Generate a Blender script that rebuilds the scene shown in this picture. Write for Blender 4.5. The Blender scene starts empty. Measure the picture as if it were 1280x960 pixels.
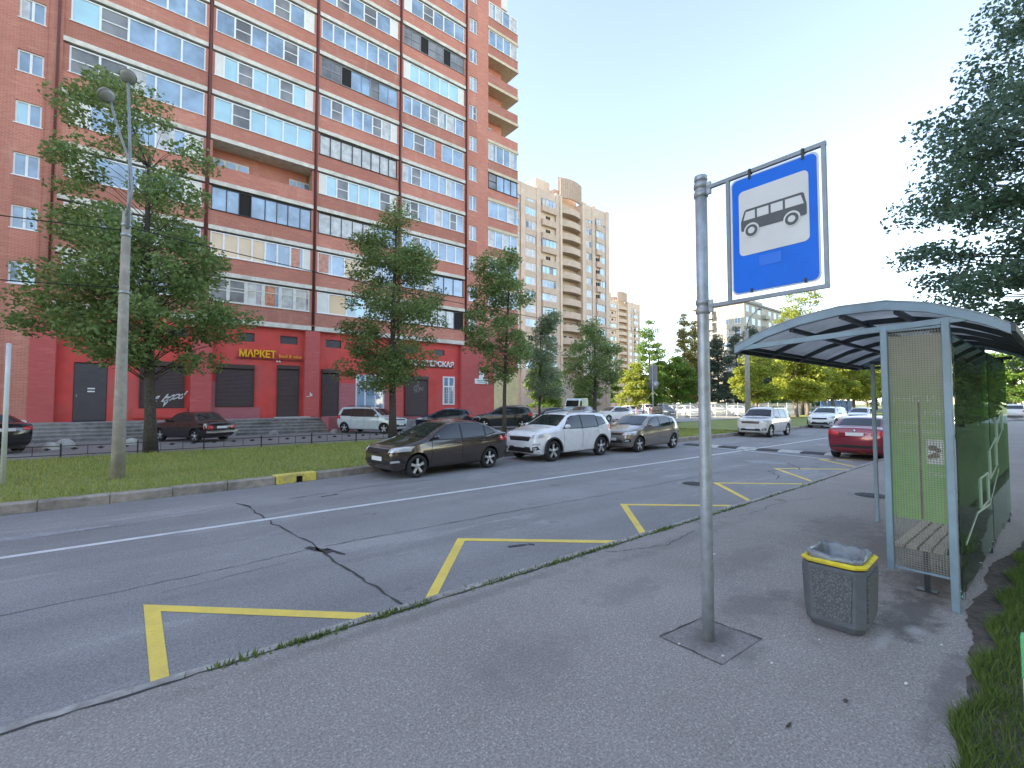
import bpy, bmesh, math, random
import numpy as np
from mathutils import Vector, Matrix
from mathutils.bvhtree import BVHTree

S = bpy.context.scene
COL = S.collection
PI = math.pi
rad = math.radians

# ------------------------------------------------------------------ helpers
def link(o):
    COL.objects.link(o)
    return o

def tag(o, label=None, cat=None, group=None, kind=None):
    if label: o['label'] = label
    if cat: o['category'] = cat
    if group: o['group'] = group
    if kind: o['kind'] = kind
    return o

def empty(name, loc=(0, 0, 0), rz=0.0, label=None, cat=None, group=None):
    o = link(bpy.data.objects.new(name, None))
    o.location = loc
    o.rotation_euler = (0, 0, rz)
    o.empty_display_size = .2
    return tag(o, label, cat, group)

KIDS = {}
def kids(o):
    return list(o.children)

def dup(o, parent=None):
    c = link(o.copy())
    c.parent = parent
    if parent is not None:
        c.matrix_parent_inverse = o.matrix_parent_inverse.copy()
    for ch in kids(o):
        dup(ch, c)
    return c

class MB:
    """collects geometry for ONE mesh object"""
    def __init__(s):
        s.v = []; s.f = []; s.m = []; s.sm = []
    def add(s, vs, fs, mi=0, smooth=False):
        b = len(s.v)
        s.v.extend([tuple(v) for v in vs])
        for f in fs:
            s.f.append([b + i for i in f]); s.m.append(mi); s.sm.append(smooth)
        return s
    def box(s, x0, x1, y0, y1, z0, z1, mi=0):
        if x0 > x1: x0, x1 = x1, x0
        if y0 > y1: y0, y1 = y1, y0
        if z0 > z1: z0, z1 = z1, z0
        vs = [(x0,y0,z0),(x1,y0,z0),(x1,y1,z0),(x0,y1,z0),(x0,y0,z1),(x1,y0,z1),(x1,y1,z1),(x0,y1,z1)]
        return s.add(vs, [(0,3,2,1),(4,5,6,7),(0,1,5,4),(1,2,6,5),(2,3,7,6),(3,0,4,7)], mi)
    def quad(s, a, b, c, d, mi=0, smooth=False):
        return s.add([a, b, c, d], [(0, 1, 2, 3)], mi, smooth)
    def bar(s, p, q, w, h=None, mi=0):
        """rectangular bar from p to q"""
        h = h or w
        p = Vector(p); q = Vector(q); d = (q - p).normalized()
        up = Vector((0, 0, 1)) if abs(d.z) < .95 else Vector((0, 1, 0))
        a = d.cross(up).normalized(); b = a.cross(d)
        vs = []
        for e in (p, q):
            for (i, j) in ((-1,-1),(1,-1),(1,1),(-1,1)):
                vs.append(e + a * (i * w / 2) + b * (j * h / 2))
        return s.add(vs, [(0,1,2,3),(7,6,5,4),(0,4,5,1),(1,5,6,2),(2,6,7,3),(3,7,4,0)], mi)
    def tube(s, pts, rs, n=10, mi=0, cap=True):
        if not hasattr(rs, '__len__'): rs = [rs] * len(pts)
        pts = [Vector(p) for p in pts]
        vs = []; fs = []
        a = None
        for i, p in enumerate(pts):
            d = (pts[min(i + 1, len(pts) - 1)] - pts[max(i - 1, 0)]).normalized()
            if a is None:
                up = Vector((0, 0, 1)) if abs(d.z) < .9 else Vector((1, 0, 0))
                a = d.cross(up).normalized()
            else:
                a = (a - d * a.dot(d)).normalized()
            b = d.cross(a)
            for k in range(n):
                t = 2 * PI * k / n
                vs.append(p + (a * math.cos(t) + b * math.sin(t)) * rs[i])
        for i in range(len(pts) - 1):
            for k in range(n):
                k2 = (k + 1) % n
                fs.append((i*n+k, i*n+k2, (i+1)*n+k2, (i+1)*n+k))
        if cap:
            fs.append(tuple(range(n - 1, -1, -1)))
            fs.append(tuple((len(pts)-1)*n + k for k in range(n)))
        return s.add(vs, fs, mi, True)
    def lathe(s, prof, c=(0,0,0), n=20, axis='z', mi=0):
        """prof = [(r, h)] along axis"""
        vs = []; fs = []
        for (r, h) in prof:
            for k in range(n):
                t = 2 * PI * k / n
                x, y = r * math.cos(t), r * math.sin(t)
                p = (x, y, h) if axis == 'z' else ((x, h, y) if axis == 'y' else (h, x, y))
                vs.append((p[0]+c[0], p[1]+c[1], p[2]+c[2]))
        for i in range(len(prof) - 1):
            for k in range(n):
                k2 = (k + 1) % n
                f = (i*n+k, i*n+k2, (i+1)*n+k2, (i+1)*n+k)
                fs.append(f if axis != 'y' else f[::-1])
        return s.add(vs, fs, mi, True)
    def prism(s, poly, z0, z1, mi=0):
        n = len(poly)
        vs = [(x, y, z0) for x, y in poly] + [(x, y, z1) for x, y in poly]
        fs = [tuple(range(n - 1, -1, -1)), tuple(range(n, 2 * n))]
        for i in range(n):
            j = (i + 1) % n
            fs.append((i, j, n + j, n + i))
        return s.add(vs, fs, mi)
    def strip(s, pts, w, z, mi=0):
        """flat ribbon on the ground along a polyline"""
        n = len(pts); L = []; Rr = []
        ws = w if hasattr(w, '__len__') else [w] * n
        for i in range(n):
            a = Vector(pts[max(i-1,0)]); b = Vector(pts[min(i+1,n-1)])
            d = (b - a).normalized(); q = Vector((-d.y, d.x))
            p = Vector(pts[i])
            L.append(p + q * ws[i] / 2); Rr.append(p - q * ws[i] / 2)
        vs = [(p.x, p.y, z) for p in L] + [(p.x, p.y, z) for p in Rr]
        fs = [(n+i, n+i+1, i+1, i) for i in range(n-1)]
        return s.add(vs, fs, mi)
    def mesh(s, name, mats, angle=None):
        me = bpy.data.meshes.new(name)
        me.from_pydata(s.v, [], s.f)
        if not isinstance(mats, (list, tuple)): mats = [mats]
        for m in mats: me.materials.append(m)
        me.polygons.foreach_set('material_index', s.m)
        me.polygons.foreach_set('use_smooth', s.sm)
        me.update()
        if angle is not None:
            me.polygons.foreach_set('use_smooth', [True] * len(me.polygons))
            me.set_sharp_from_angle(angle=rad(angle))
        return me
    def build(s, name, mats, parent=None, loc=(0,0,0), bevel=0, angle=None, fixn=False):
        me = s.mesh(name, mats, angle)
        if fixn:
            bm = bmesh.new(); bm.from_mesh(me); bmesh.ops.recalc_face_normals(bm, faces=bm.faces); bm.to_mesh(me); bm.free()
        o = link(bpy.data.objects.new(name, me))
        o.location = loc
        o.parent = parent
        if bevel:
            md = o.modifiers.new('bevel', 'BEVEL'); md.width = bevel; md.segments = 2; md.limit_method = 'ANGLE'
        return o

def text_mesh(txt, size, extrude=.01, bold=0.0, shear=0.0, spacing=1.0):
    c = bpy.data.curves.new('lettering', 'FONT')
    c.body = txt; c.size = size; c.extrude = extrude; c.offset = bold; c.shear = shear
    c.space_character = spacing
    c.align_x = 'CENTER'; c.align_y = 'CENTER'; c.resolution_u = 3
    o = bpy.data.objects.new('lettering', c)
    link(o)
    dg = bpy.context.evaluated_depsgraph_get()
    me = bpy.data.meshes.new_from_object(o.evaluated_get(dg))
    bpy.data.objects.remove(o)
    return me

def text_obj(name, txt, size, mat, parent, loc, rot, width=None, **k):
    me = text_mesh(txt, size, **k)
    me.materials.clear(); me.materials.append(mat)
    o = link(bpy.data.objects.new(name, me))
    o.parent = parent; o.location = loc; o.rotation_euler = rot
    if width:
        xs = [v.co.x for v in me.vertices]
        if xs:
            f = width / (max(xs) - min(xs))
            for v in me.vertices: v.co.x *= f
    return o

# ------------------------------------------------------------------ materials
class NT:
    def __init__(s, mat):
        s.t = mat.node_tree; s.n = s.t.nodes; s.l = s.t.links
    def new(s, typ, **k):
        n = s.n.new(typ)
        for a, b in k.items():
            if a.startswith('i_'):
                n.inputs[a[2:].replace('_', ' ')].default_value = b
            else: setattr(n, a, b)
        return n
    def ramp(s, fac, stops):
        r = s.n.new('ShaderNodeValToRGB')
        e = r.color_ramp.elements
        while len(e) < len(stops): e.new(.5)
        for x, (p, c) in zip(e, stops):
            x.position = p; x.color = c if len(c) == 4 else (*c, 1)
        s.l.new(fac, r.inputs[0]); return r.outputs[0]
    def mix(s, fac, a, b, mode='MIX'):
        m = s.n.new('ShaderNodeMix'); m.data_type = 'RGBA'; m.blend_type = mode
        for sock, v in ((m.inputs[0], fac), (m.inputs[6], a), (m.inputs[7], b)):
            if hasattr(v, 'links'): s.l.new(v, sock)
            elif hasattr(v, '__len__'): sock.default_value = v if len(v) == 4 else (*v, 1)
            else: sock.default_value = v
        return m.outputs[2]
    def noise(s, vec, scale, detail=4, rough=.55):
        n = s.n.new('ShaderNodeTexNoise'); n.inputs['Scale'].default_value = scale
        n.inputs['Detail'].default_value = detail; n.inputs['Roughness'].default_value = rough
        if vec is not None: s.l.new(vec, n.inputs['Vector'])
        return n.outputs['Fac']
    def bump(s, h, strength, dist, bsdf):
        b = s.n.new('ShaderNodeBump'); b.inputs['Strength'].default_value = strength; b.inputs['Distance'].default_value = dist
        s.l.new(h, b.inputs['Height']); s.l.new(b.outputs[0], bsdf.inputs['Normal'])

def base_mat(name, col=(.5,.5,.5), rough=.6, metal=0.0, **k):
    m = bpy.data.materials.new(name); m.use_nodes = True
    b = m.node_tree.nodes['Principled BSDF']
    b.inputs['Base Color'].default_value = (*col, 1)
    b.inputs['Roughness'].default_value = rough
    b.inputs['Metallic'].default_value = metal
    for a, v in k.items():
        b.inputs[a.replace('_', ' ')].default_value = v
    return m, b, NT(m)

def mat(name, col, rough=.6, metal=0.0, var=0.0, scale=6.0, bump=0.0, dirt=None, **k):
    """principled with a procedural mottling of the colour"""
    m, b, t = base_mat(name, col, rough, metal, **k)
    if var or bump or dirt:
        g = t.new('ShaderNodeNewGeometry')
        f = t.noise(g.outputs['Position'], scale, 5)
        if var:
            lo = [c * (1 - var) for c in col]; hi = [min(1, c * (1 + var)) for c in col]
            c = t.ramp(f, [(.3, lo), (.7, hi)])
            if dirt:
                d = t.noise(g.outputs['Position'], scale * .23, 6, .65)
                c = t.mix(t.ramp(d, [(.48, (0,0,0)), (.7, (1,1,1))]), c, dirt)
            t.l.new(c, b.inputs['Base Color'])
        if bump: t.bump(f, bump, .02, b)
    return m

# dirt that stays where it lies: (x, y, radius along x, radius along y, colour, strength)
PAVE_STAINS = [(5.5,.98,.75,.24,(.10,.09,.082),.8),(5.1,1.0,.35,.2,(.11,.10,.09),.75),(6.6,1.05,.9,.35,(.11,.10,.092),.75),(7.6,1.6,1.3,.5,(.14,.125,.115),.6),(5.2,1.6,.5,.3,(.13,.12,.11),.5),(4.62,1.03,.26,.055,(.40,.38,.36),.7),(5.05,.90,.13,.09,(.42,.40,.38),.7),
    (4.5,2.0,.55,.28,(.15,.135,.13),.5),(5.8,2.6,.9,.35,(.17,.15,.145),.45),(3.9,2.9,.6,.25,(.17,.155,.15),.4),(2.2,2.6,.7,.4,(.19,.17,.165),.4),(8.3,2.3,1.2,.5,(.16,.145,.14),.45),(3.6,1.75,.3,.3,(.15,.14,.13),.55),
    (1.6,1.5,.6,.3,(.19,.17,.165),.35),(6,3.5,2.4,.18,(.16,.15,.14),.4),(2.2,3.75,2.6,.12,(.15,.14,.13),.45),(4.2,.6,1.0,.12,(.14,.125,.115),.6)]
def asphalt(name, c1, c2, speck, seed=0.0, speck_amt=.5, streak=False, stains=()):
    m, b, t = base_mat(name, c1, .88)
    g = t.new('ShaderNodeNewGeometry')
    pos = g.outputs['Position']
    mp = t.new('ShaderNodeMapping'); t.l.new(pos, mp.inputs[0]); mp.inputs['Location'].default_value = (seed, seed*.7, 0)
    p = mp.outputs[0]
    big = t.noise(p, .55, 6, .6)
    c = t.ramp(big, [(.32, c1), (.68, c2)])
    if streak:
        m2 = t.new('ShaderNodeMapping'); t.l.new(pos, m2.inputs[0]); m2.inputs['Scale'].default_value = (.03, .8, 1)
        st = t.noise(m2.outputs[0], 1.0, 4, .6)
        c = t.mix(t.ramp(st, [(.42, (0,0,0)), (.62, (.5,.5,.5))]), c, [x * .78 for x in c1])
        m3 = t.new('ShaderNodeMapping'); t.l.new(pos, m3.inputs[0]); m3.inputs['Scale'].default_value = (.25, 1.0, 1)
        pt = t.noise(m3.outputs[0], .9, 7, .7)
        c = t.mix(t.ramp(pt, [(.56, (0,0,0)), (.62, (.5,.5,.5))]), c, [min(1, x * 1.25) for x in c2])
    v = t.new('ShaderNodeTexVoronoi'); v.inputs['Scale'].default_value = 105; t.l.new(p, v.inputs['Vector'])
    sp = t.ramp(v.outputs['Color'], [(.62, (0,0,0)), (.97, (1,1,1))])
    fac = t.new('ShaderNodeMath', operation='MULTIPLY'); t.l.new(sp, fac.inputs[0]); fac.inputs[1].default_value = speck_amt
    c = t.mix(fac.outputs[0], c, speck)
    fine = t.noise(p, 62, 4, .75)
    c = t.mix(.6, c, t.ramp(fine, [(.34, (.2,.2,.2)), (.66, (.8,.8,.8))]), 'OVERLAY')
    # a few dark stains and spots
    sn = t.noise(p, 1.7, 3, .5)
    c = t.mix(t.ramp(sn, [(.66, (0,0,0)), (.74, (.4,.4,.4))]), c, [x * .45 for x in c1])
    if stains:
        sx = t.new('ShaderNodeSeparateXYZ'); t.l.new(pos, sx.inputs[0])
        wn = t.noise(pos, 5.5, 6, .65); w2 = t.noise(pos, 40, 3, .7)
        def math_(op, a, b_):
            q = t.new('ShaderNodeMath', operation=op)
            for s_, v_ in zip(q.inputs, (a, b_)):
                if hasattr(v_, 'links'): t.l.new(v_, s_)
                else: s_.default_value = v_
            return q.outputs[0]
        for (x, y, rx, ry, col, st) in stains:
            dx = math_('DIVIDE', math_('SUBTRACT', sx.outputs[0], x), rx); dy = math_('DIVIDE', math_('SUBTRACT', sx.outputs[1], y), ry)
            d = math_('SQRT', math_('ADD', math_('MULTIPLY', dx, dx), math_('MULTIPLY', dy, dy)), 0)
            d = math_('ADD', d, math_('MULTIPLY', math_('SUBTRACT', wn, .5), 2.2)); d = math_('ADD', d, math_('MULTIPLY', math_('SUBTRACT', w2, .5), .6))
            k = t.ramp(d, [(.35, (st,st,st)), (1.0, (0,0,0))]); c = t.mix(k, c, col)
    t.l.new(c, b.inputs['Base Color'])
    t.bump(v.outputs['Distance'], .3, .004, b)
    return m

def brick(name, ca, cb, cc, mortar, bw=.25, bh=.078, isl=False):
    m, b, t = base_mat(name, ca, .85)
    g = t.new('ShaderNodeNewGeometry')
    sx = t.new('ShaderNodeSeparateXYZ'); t.l.new(g.outputs['Position'], sx.inputs[0])
    ad = t.new('ShaderNodeMath', operation='ADD'); t.l.new(sx.outputs[0], ad.inputs[0]); t.l.new(sx.outputs[1], ad.inputs[1])
    cx = t.new('ShaderNodeCombineXYZ'); t.l.new(ad.outputs[0], cx.inputs[0]); t.l.new(sx.outputs[2], cx.inputs[1])
    br = t.new('ShaderNodeTexBrick'); t.l.new(cx.outputs[0], br.inputs['Vector'])
    br.inputs['Scale'].default_value = 1; br.inputs['Brick Width'].default_value = bw; br.inputs['Row Height'].default_value = bh
    br.inputs['Mortar Size'].default_value = .008; br.inputs['Bias'].default_value = -.1
    br.inputs['Color1'].default_value = (*ca, 1); br.inputs['Color2'].default_value = (*cb, 1); br.inputs['Mortar'].default_value = (*mortar, 1)
    mp = t.new('ShaderNodeMapping'); t.l.new(cx.outputs[0], mp.inputs[0]); mp.inputs['Scale'].default_value = (.6, 2.6, 1)
    n1 = t.noise(mp.outputs[0], 1.6, 8, .72)
    c = t.mix(t.ramp(n1, [(.52, (0,0,0)), (.68, (.85,.85,.85))]), br.outputs['Color'], cc)
    n2 = t.noise(cx.outputs[0], .33, 5, .6)
    c = t.mix(t.ramp(n2, [(.35, (.5,.5,.5)), (.7, (0,0,0))]), c, [x * .72 for x in ca])
    if isl:       # every brick field was laid and repaired at another time
        c = t.mix(.55, c, t.ramp(g.outputs['Random Per Island'], [(0,(.36,.36,.36)),(.5,(.5,.5,.5)),(1,(.64,.64,.64))]), 'OVERLAY')
        mp3 = t.new('ShaderNodeMapping'); t.l.new(cx.outputs[0], mp3.inputs[0]); mp3.inputs['Scale'].default_value = (1.6, .22, 1)
        n3 = t.noise(mp3.outputs[0], 1.0, 6, .7)
        c = t.mix(t.ramp(n3, [(.55, (0,0,0)), (.72, (.35,.35,.35))]), c, (.62,.42,.33))
    t.l.new(c, b.inputs['Base Color'])
    t.bump(br.outputs['Fac'], -.4, .01, b)
    return m

def leaf_mat(name, cols, transl=.35):
    m = bpy.data.materials.new(name); m.use_nodes = True
    t = NT(m); t.n.clear()
    out = t.new('ShaderNodeOutputMaterial')
    g = t.new('ShaderNodeNewGeometry')
    c = t.ramp(g.outputs['Random Per Island'], [(0, cols[0]), (.5, cols[1]), (1, cols[2])])
    n = t.noise(g.outputs['Position'], .8, 3)
    c = t.mix(t.ramp(n, [(.35, (.0,.0,.0)), (.7, (.6,.6,.6))]), c, cols[3])
    d = t.new('ShaderNodeBsdfPrincipled'); d.inputs['Roughness'].default_value = .5
    d.inputs['Specular IOR Level'].default_value = .35
    tr = t.new('ShaderNodeBsdfTranslucent')
    t.l.new(c, d.inputs['Base Color'])
    hs = t.new('ShaderNodeHueSaturation'); t.l.new(c, hs.inputs['Color']); hs.inputs['Value'].default_value = 1.5; hs.inputs['Hue'].default_value = .485
    t.l.new(hs.outputs[0], tr.inputs['Color'])
    mx = t.new('ShaderNodeMixShader'); mx.inputs[0].default_value = transl
    t.l.new(d.outputs[0], mx.inputs[1]); t.l.new(tr.outputs[0], mx.inputs[2]); t.l.new(mx.outputs[0], out.inputs[0])
    return m

def grass_mat(name, a, b_, c_):
    m, b, t = base_mat(name, a, .9)
    g = t.new('ShaderNodeNewGeometry')
    n1 = t.noise(g.outputs['Position'], .45, 5, .6); n2 = t.noise(g.outputs['Position'], 14, 4, .7)
    c = t.mix(t.ramp(n1, [(.35, (0,0,0)), (.65, (1,1,1))]), a, b_)
    c = t.mix(t.ramp(n2, [(.5, (0,0,0)), (.75, (.7,.7,.7))]), c, c_)
    t.l.new(c, b.inputs['Base Color']); t.bump(n2, .8, .05, b)
    return m

def glass_mat(name, col, ior=1.9, rough=.03, var=.35, scale=.7):
    """window pane: a mirror-like sheet over the given base colour"""
    m, b, t = base_mat(name, col, rough, IOR=ior)
    g = t.new('ShaderNodeNewGeometry')
    n = t.noise(g.outputs['Position'], scale, 3)
    t.l.new(t.ramp(n, [(.35, [c * (1 - var) for c in col]), (.65, [min(1, c * (1 + var)) for c in col])]), b.inputs['Base Color'])
    n2 = t.noise(g.outputs['Position'], .9, 2)
    t.bump(n2, .06, .05, b)
    return m

def clear_glass(name, tint, refl_rough=.02, base=.06, alpha_dark=(.5,.6,.5)):
    m = bpy.data.materials.new(name); m.use_nodes = True
    t = NT(m); t.n.clear()
    out = t.new('ShaderNodeOutputMaterial')
    tr = t.new('ShaderNodeBsdfTransparent'); tr.inputs[0].default_value = (*alpha_dark, 1)
    gl = t.new('ShaderNodeBsdfGlossy'); gl.inputs['Color'].default_value = (*tint, 1); gl.inputs['Roughness'].default_value = refl_rough
    fr = t.new('ShaderNodeFresnel'); fr.inputs['IOR'].default_value = 1.5
    g = t.new('ShaderNodeNewGeometry')
    n = t.noise(g.outputs['Position'], 9, 5, .7)
    df = t.new('ShaderNodeBsdfDiffuse'); df.inputs[0].default_value = (.33, .36, .33, 1)
    mx = t.new('ShaderNodeMixShader'); t.l.new(fr.outputs[0], mx.inputs[0]); t.l.new(tr.outputs[0], mx.inputs[1]); t.l.new(gl.outputs[0], mx.inputs[2])
    mx2 = t.new('ShaderNodeMixShader')
    dirt = t.ramp(n, [(.4, (.02,.02,.02)), (.75, (base*2,base*2,base*2))])
    t.l.new(dirt, mx2.inputs[0]); t.l.new(mx.outputs[0], mx2.inputs[1]); t.l.new(df.outputs[0], mx2.inputs[2])
    t.l.new(mx2.outputs[0], out.inputs[0])
    return m

MT = {}
MT['road'] = asphalt('road asphalt', (.23,.223,.219), (.30,.29,.284), (.44,.43,.42), 3.1, .3, True)
MT['pave'] = asphalt('pavement asphalt', (.25,.225,.205), (.315,.286,.262), (.60,.565,.525), 0, .5, stains=PAVE_STAINS)
MT['drive'] = asphalt('driveway asphalt', (.21,.205,.20), (.28,.27,.26), (.38,.38,.37), 7.7, .35)
MT['lot'] = asphalt('pale asphalt', (.25,.245,.235), (.33,.32,.30), (.4,.4,.4), 1.7, .3)
MT['tar'] = mat('tar seam', (.055,.053,.053), .8, var=.3, scale=20)
MT['patch'] = mat('worn pale asphalt', (.30,.30,.31), .9, var=.25, scale=9, bump=.3)
MT['oldyellow'] = None
MT['kerb'] = mat('kerb concrete', (.33,.29,.25), .9, var=.25, scale=7, bump=.4, dirt=(.16,.15,.13))
MT['kerb_near'] = mat('near kerb concrete', (.36,.34,.315), .9, var=.3, scale=14, bump=.6, dirt=(.19,.18,.155))
MT['white_paint'] = None
def worn_paint(name, col, dirt, base=(.24,.235,.23)):
    m, b, t = base_mat(name, col, .75)
    g = t.new('ShaderNodeNewGeometry'); p = g.outputs['Position']
    n1 = t.noise(p, 3.2, 5, .6); n2 = t.noise(p, 26, 8, .75); n3 = t.noise(p, 95, 3, .7)
    c = t.mix(t.ramp(n1, [(.4, (0,0,0)), (.68, (.8,.8,.8))]), col, dirt)
    c = t.mix(t.ramp(n2, [(.60, (0,0,0)), (.70, (.75,.75,.75))]), c, base)
    c = t.mix(.5, c, t.ramp(n3, [(.3, (.3,.3,.3)), (.7, (.7,.7,.7))]), 'OVERLAY')
    t.l.new(c, b.inputs['Base Color']); t.bump(n3, .3, .004, b); return m
MT['yellow_paint'] = worn_paint('road paint yellow', (.86,.65,.12), (.70,.52,.13))
MT['white_paint'] = worn_paint('road paint white', (.70,.70,.69), (.50,.50,.50))
MT['yellow_kerb'] = mat('kerb paint yellow', (.70,.58,.12), .8, var=.2, scale=9, dirt=(.35,.30,.15))
MT['grass'] = grass_mat('lawn', (.18,.22,.05), (.26,.28,.075), (.31,.29,.13))
MT['grass_dark'] = grass_mat('dark green lawn', (.07,.13,.025), (.10,.16,.035), (.14,.15,.05))  # deeper green than the verge lawn
MT['blade'] = leaf_mat('grass blades', [(.19,.27,.05),(.28,.35,.075),(.40,.39,.14),(.36,.35,.11)], .3)
MT['blade_dark'] = leaf_mat('dark green grass blades', [(.07,.13,.025),(.11,.19,.035),(.19,.23,.07),(.12,.17,.04)], .3)  # deeper green for the right-hand grass and the kerb weeds
MT['soil'] = mat('dark soil', (.075,.062,.05), .95, var=.5, scale=14, bump=.8, dirt=(.12,.10,.08))
MT['ground'] = grass_mat('far ground', (.11,.14,.05), (.16,.17,.07), (.2,.19,.12))
MT['brick'] = brick('red brick', (.53,.185,.13), (.43,.14,.098), (.66,.32,.22), (.52,.34,.28), isl=True)
MT['brick_pink'] = brick('painted brick', (.60,.125,.115), (.55,.105,.10), (.64,.19,.17), (.50,.12,.115))
MT['brick_dirty'] = brick('worn painted brick', (.50,.16,.18), (.45,.14,.16), (.55,.24,.25), (.42,.18,.19))
MT['shopred'] = mat('red shop paint', (.66,.075,.062), .7, var=.14, scale=1.3, dirt=(.56,.11,.10))
MT['ledge'] = mat('concrete ledge', (.68,.64,.57), .9, var=.16, scale=3, bump=.3, dirt=(.46,.42,.35))
MT['yellowwall'] = mat('cream painted wall', (.72,.60,.33), .8, var=.12, scale=2)
MT['tan'] = mat('tan brick', (.62,.485,.39), .9, var=.10, scale=1.2, dirt=(.55,.43,.35))
MT['tan2'] = mat('tan balcony facing', (.54,.42,.335), .9, var=.12, scale=1.5)
MT['tan_light'] = mat('pale tan plaster', (.64,.52,.41), .9, var=.08, scale=1)
MT['panelwall'] = mat('pebbledash panel', (.44,.41,.35), .95, var=.10, scale=.9, dirt=(.36,.33,.28))
MT['paneljoint'] = mat('panel joint', (.22,.21,.19), .95)
MT['pvc'] = mat('white window plastic', (.78,.78,.78), .4, var=.05, scale=3)
MT['woodwhite'] = mat('old white timber', (.66,.64,.58), .7, var=.15, scale=8)
MT['darkframe'] = mat('dark brown frame', (.035,.028,.026), .5)
MT['alu'] = mat('grey aluminium', (.30,.30,.31), .45, .6, var=.1)
MT['panelwhite'] = mat('white infill panel', (.74,.71,.66), .5, var=.07, scale=2)
MT['p_b'] = glass_mat('pane painted sky blue', (.22,.32,.44), 2.2)  # blue base colour stands in for the sky reflected in the glass
MT['p_c'] = glass_mat('pale blind pane painted sky cyan', (.36,.58,.66), 2.1, var=.12)  # pale blind, with reflected cyan sky put into its colour
MT['p_g'] = glass_mat('pane behind grey screen', (.20,.20,.21), 1.5, .3)
MT['p_u'] = glass_mat('pane over white curtain', (.52,.51,.50), 1.7, .05, .2, 3)
MT['p_y'] = glass_mat('pane over cream blind', (.72,.54,.36), 1.5, .1, .08)
MT['p_o'] = glass_mat('orange pane', (.50,.21,.13), 1.5, .1, .3, 4)  # orange base colour with strong mottling
MT['p_x'] = mat('dark opening', (.018,.015,.014), .9)
MT['soffit'] = mat('loggia soffit', (.42,.33,.22), .9, var=.15, scale=2)
MT['pipe'] = mat('brown downpipe', (.12,.03,.025), .5, var=.15)
MT['shutter'] = mat('brown roller shutter', (.070,.045,.042), .45, var=.1, scale=3)
MT['greydoor'] = mat('dark grey steel door', (.075,.07,.078), .45, var=.1, scale=2)
MT['sign_yellow'] = mat('yellow letters', (.85,.50,.02), .4)
MT['sign_orange'] = mat('orange letters', (.75,.30,.03), .4)
MT['sign_white'] = mat('white letters', (.8,.8,.78), .4)
MT['graffiti'] = mat('white spray paint', (.62,.62,.62), .7)
MT['graffiti_dim'] = mat('grey spray paint', (.22,.20,.19), .7)
MT['steps'] = mat('grey stair concrete', (.30,.29,.28), .9, var=.25, scale=4, bump=.3, dirt=(.15,.15,.145))
MT['stone'] = mat('pale concrete', (.50,.50,.47), .9, var=.15, scale=5, bump=.3)
MT['conc_pole'] = mat('weathered concrete', (.36,.33,.28), .92, var=.18, scale=6, bump=.3, dirt=(.26,.23,.19))
MT['galv'] = mat('galvanised steel', (.40,.435,.47), .45, .35, var=.16, scale=14, dirt=(.28,.28,.28))
MT['galv_dull'] = mat('dull painted steel', (.26,.29,.32), .5, .2, var=.1, scale=9, dirt=(.2,.22,.24))
MT['lampgrey'] = mat('lamp housing', (.22,.22,.21), .5, .3, var=.15)
MT['lampglass'] = mat('lamp glass', (.30,.31,.30), .12, 0, var=.1)
MT['blackmetal'] = mat('black painted iron', (.02,.02,.022), .5, var=.2)
MT['whitepole'] = mat('white painted pole', (.62,.63,.63), .5, var=.1, scale=4, dirt=(.5,.55,.48))
MT['greenpole'] = mat('green painted pole', (.13,.50,.20), .5, var=.1)
MT['sign_blue'] = mat('blue retroreflective film', (.006,.15,.72), .4, var=.08, scale=5, Specular_IOR_Level=.2)
MT['sign_face'] = mat('white retroreflective film', (.64,.64,.63), .4, var=.04, scale=5)
MT['sign_edge'] = mat('bare sign edge', (.52,.56,.60), .45, .1)
MT['sign_grey'] = mat('grey bus pictogram', (.075,.08,.085), .5, var=.1)
MT['sign_sticker'] = mat('faded sticker', (.009,.158,.73), .5)
MT['shelter'] = mat('blue grey painted steel', (.235,.325,.385), .45, .1, var=.12, scale=5, dirt=(.19,.25,.29))
MT['shelter_dark'] = mat('dark shelter steel', (.05,.06,.068), .5, .2, var=.15)
MT['roofsheet'] = None
MT['mesh_metal'] = mat('perforated panel steel', (.24,.235,.19), .6, .1, var=.2, scale=9)
MT['bench'] = mat('beige bench slat', (.50,.44,.35), .7, var=.12, scale=6)
MT['bin'] = mat('dark grey cast concrete', (.115,.125,.135), .75, var=.15, scale=9, bump=.2)
MT['bin_yellow'] = mat('bin rim yellow', (.72,.58,.03), .7, var=.15, scale=18, dirt=(.45,.36,.05))
MT['bag'] = mat('grey bin liner', (.22,.235,.245), .25, var=.3, scale=12, bump=.6)
MT['litter'] = mat('pale litter', (.68,.68,.64), .7)
MT['bark'] = mat('dark bark', (.075,.062,.052), .95, var=.4, scale=14, bump=.9)
MT['bark_lit'] = mat('grey bark', (.17,.14,.11), .95, var=.3, scale=12, bump=.8)
MT['leaf_maple'] = leaf_mat('maple leaves', [(.08,.15,.05),(.16,.25,.08),(.29,.36,.14),(.18,.24,.09)], .45)
MT['leaf_linden'] = leaf_mat('linden leaves', [(.09,.15,.055),(.16,.24,.08),(.27,.33,.13),(.17,.23,.08)], .45)
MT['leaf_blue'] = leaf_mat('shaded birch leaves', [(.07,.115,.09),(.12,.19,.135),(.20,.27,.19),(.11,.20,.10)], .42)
MT['leaf_grey'] = leaf_mat('pale grey green leaves', [(.14,.20,.11),(.22,.29,.17),(.32,.38,.24),(.22,.27,.16)], .45)
MT['leaf_lime'] = leaf_mat('bright lime leaves', [(.20,.25,.035),(.28,.32,.045),(.37,.38,.07),(.17,.24,.035)], .42)
MT['leaf_green'] = leaf_mat('fresh green leaves', [(.08,.16,.028),(.13,.23,.04),(.20,.28,.05),(.10,.18,.032)], .4)
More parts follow.
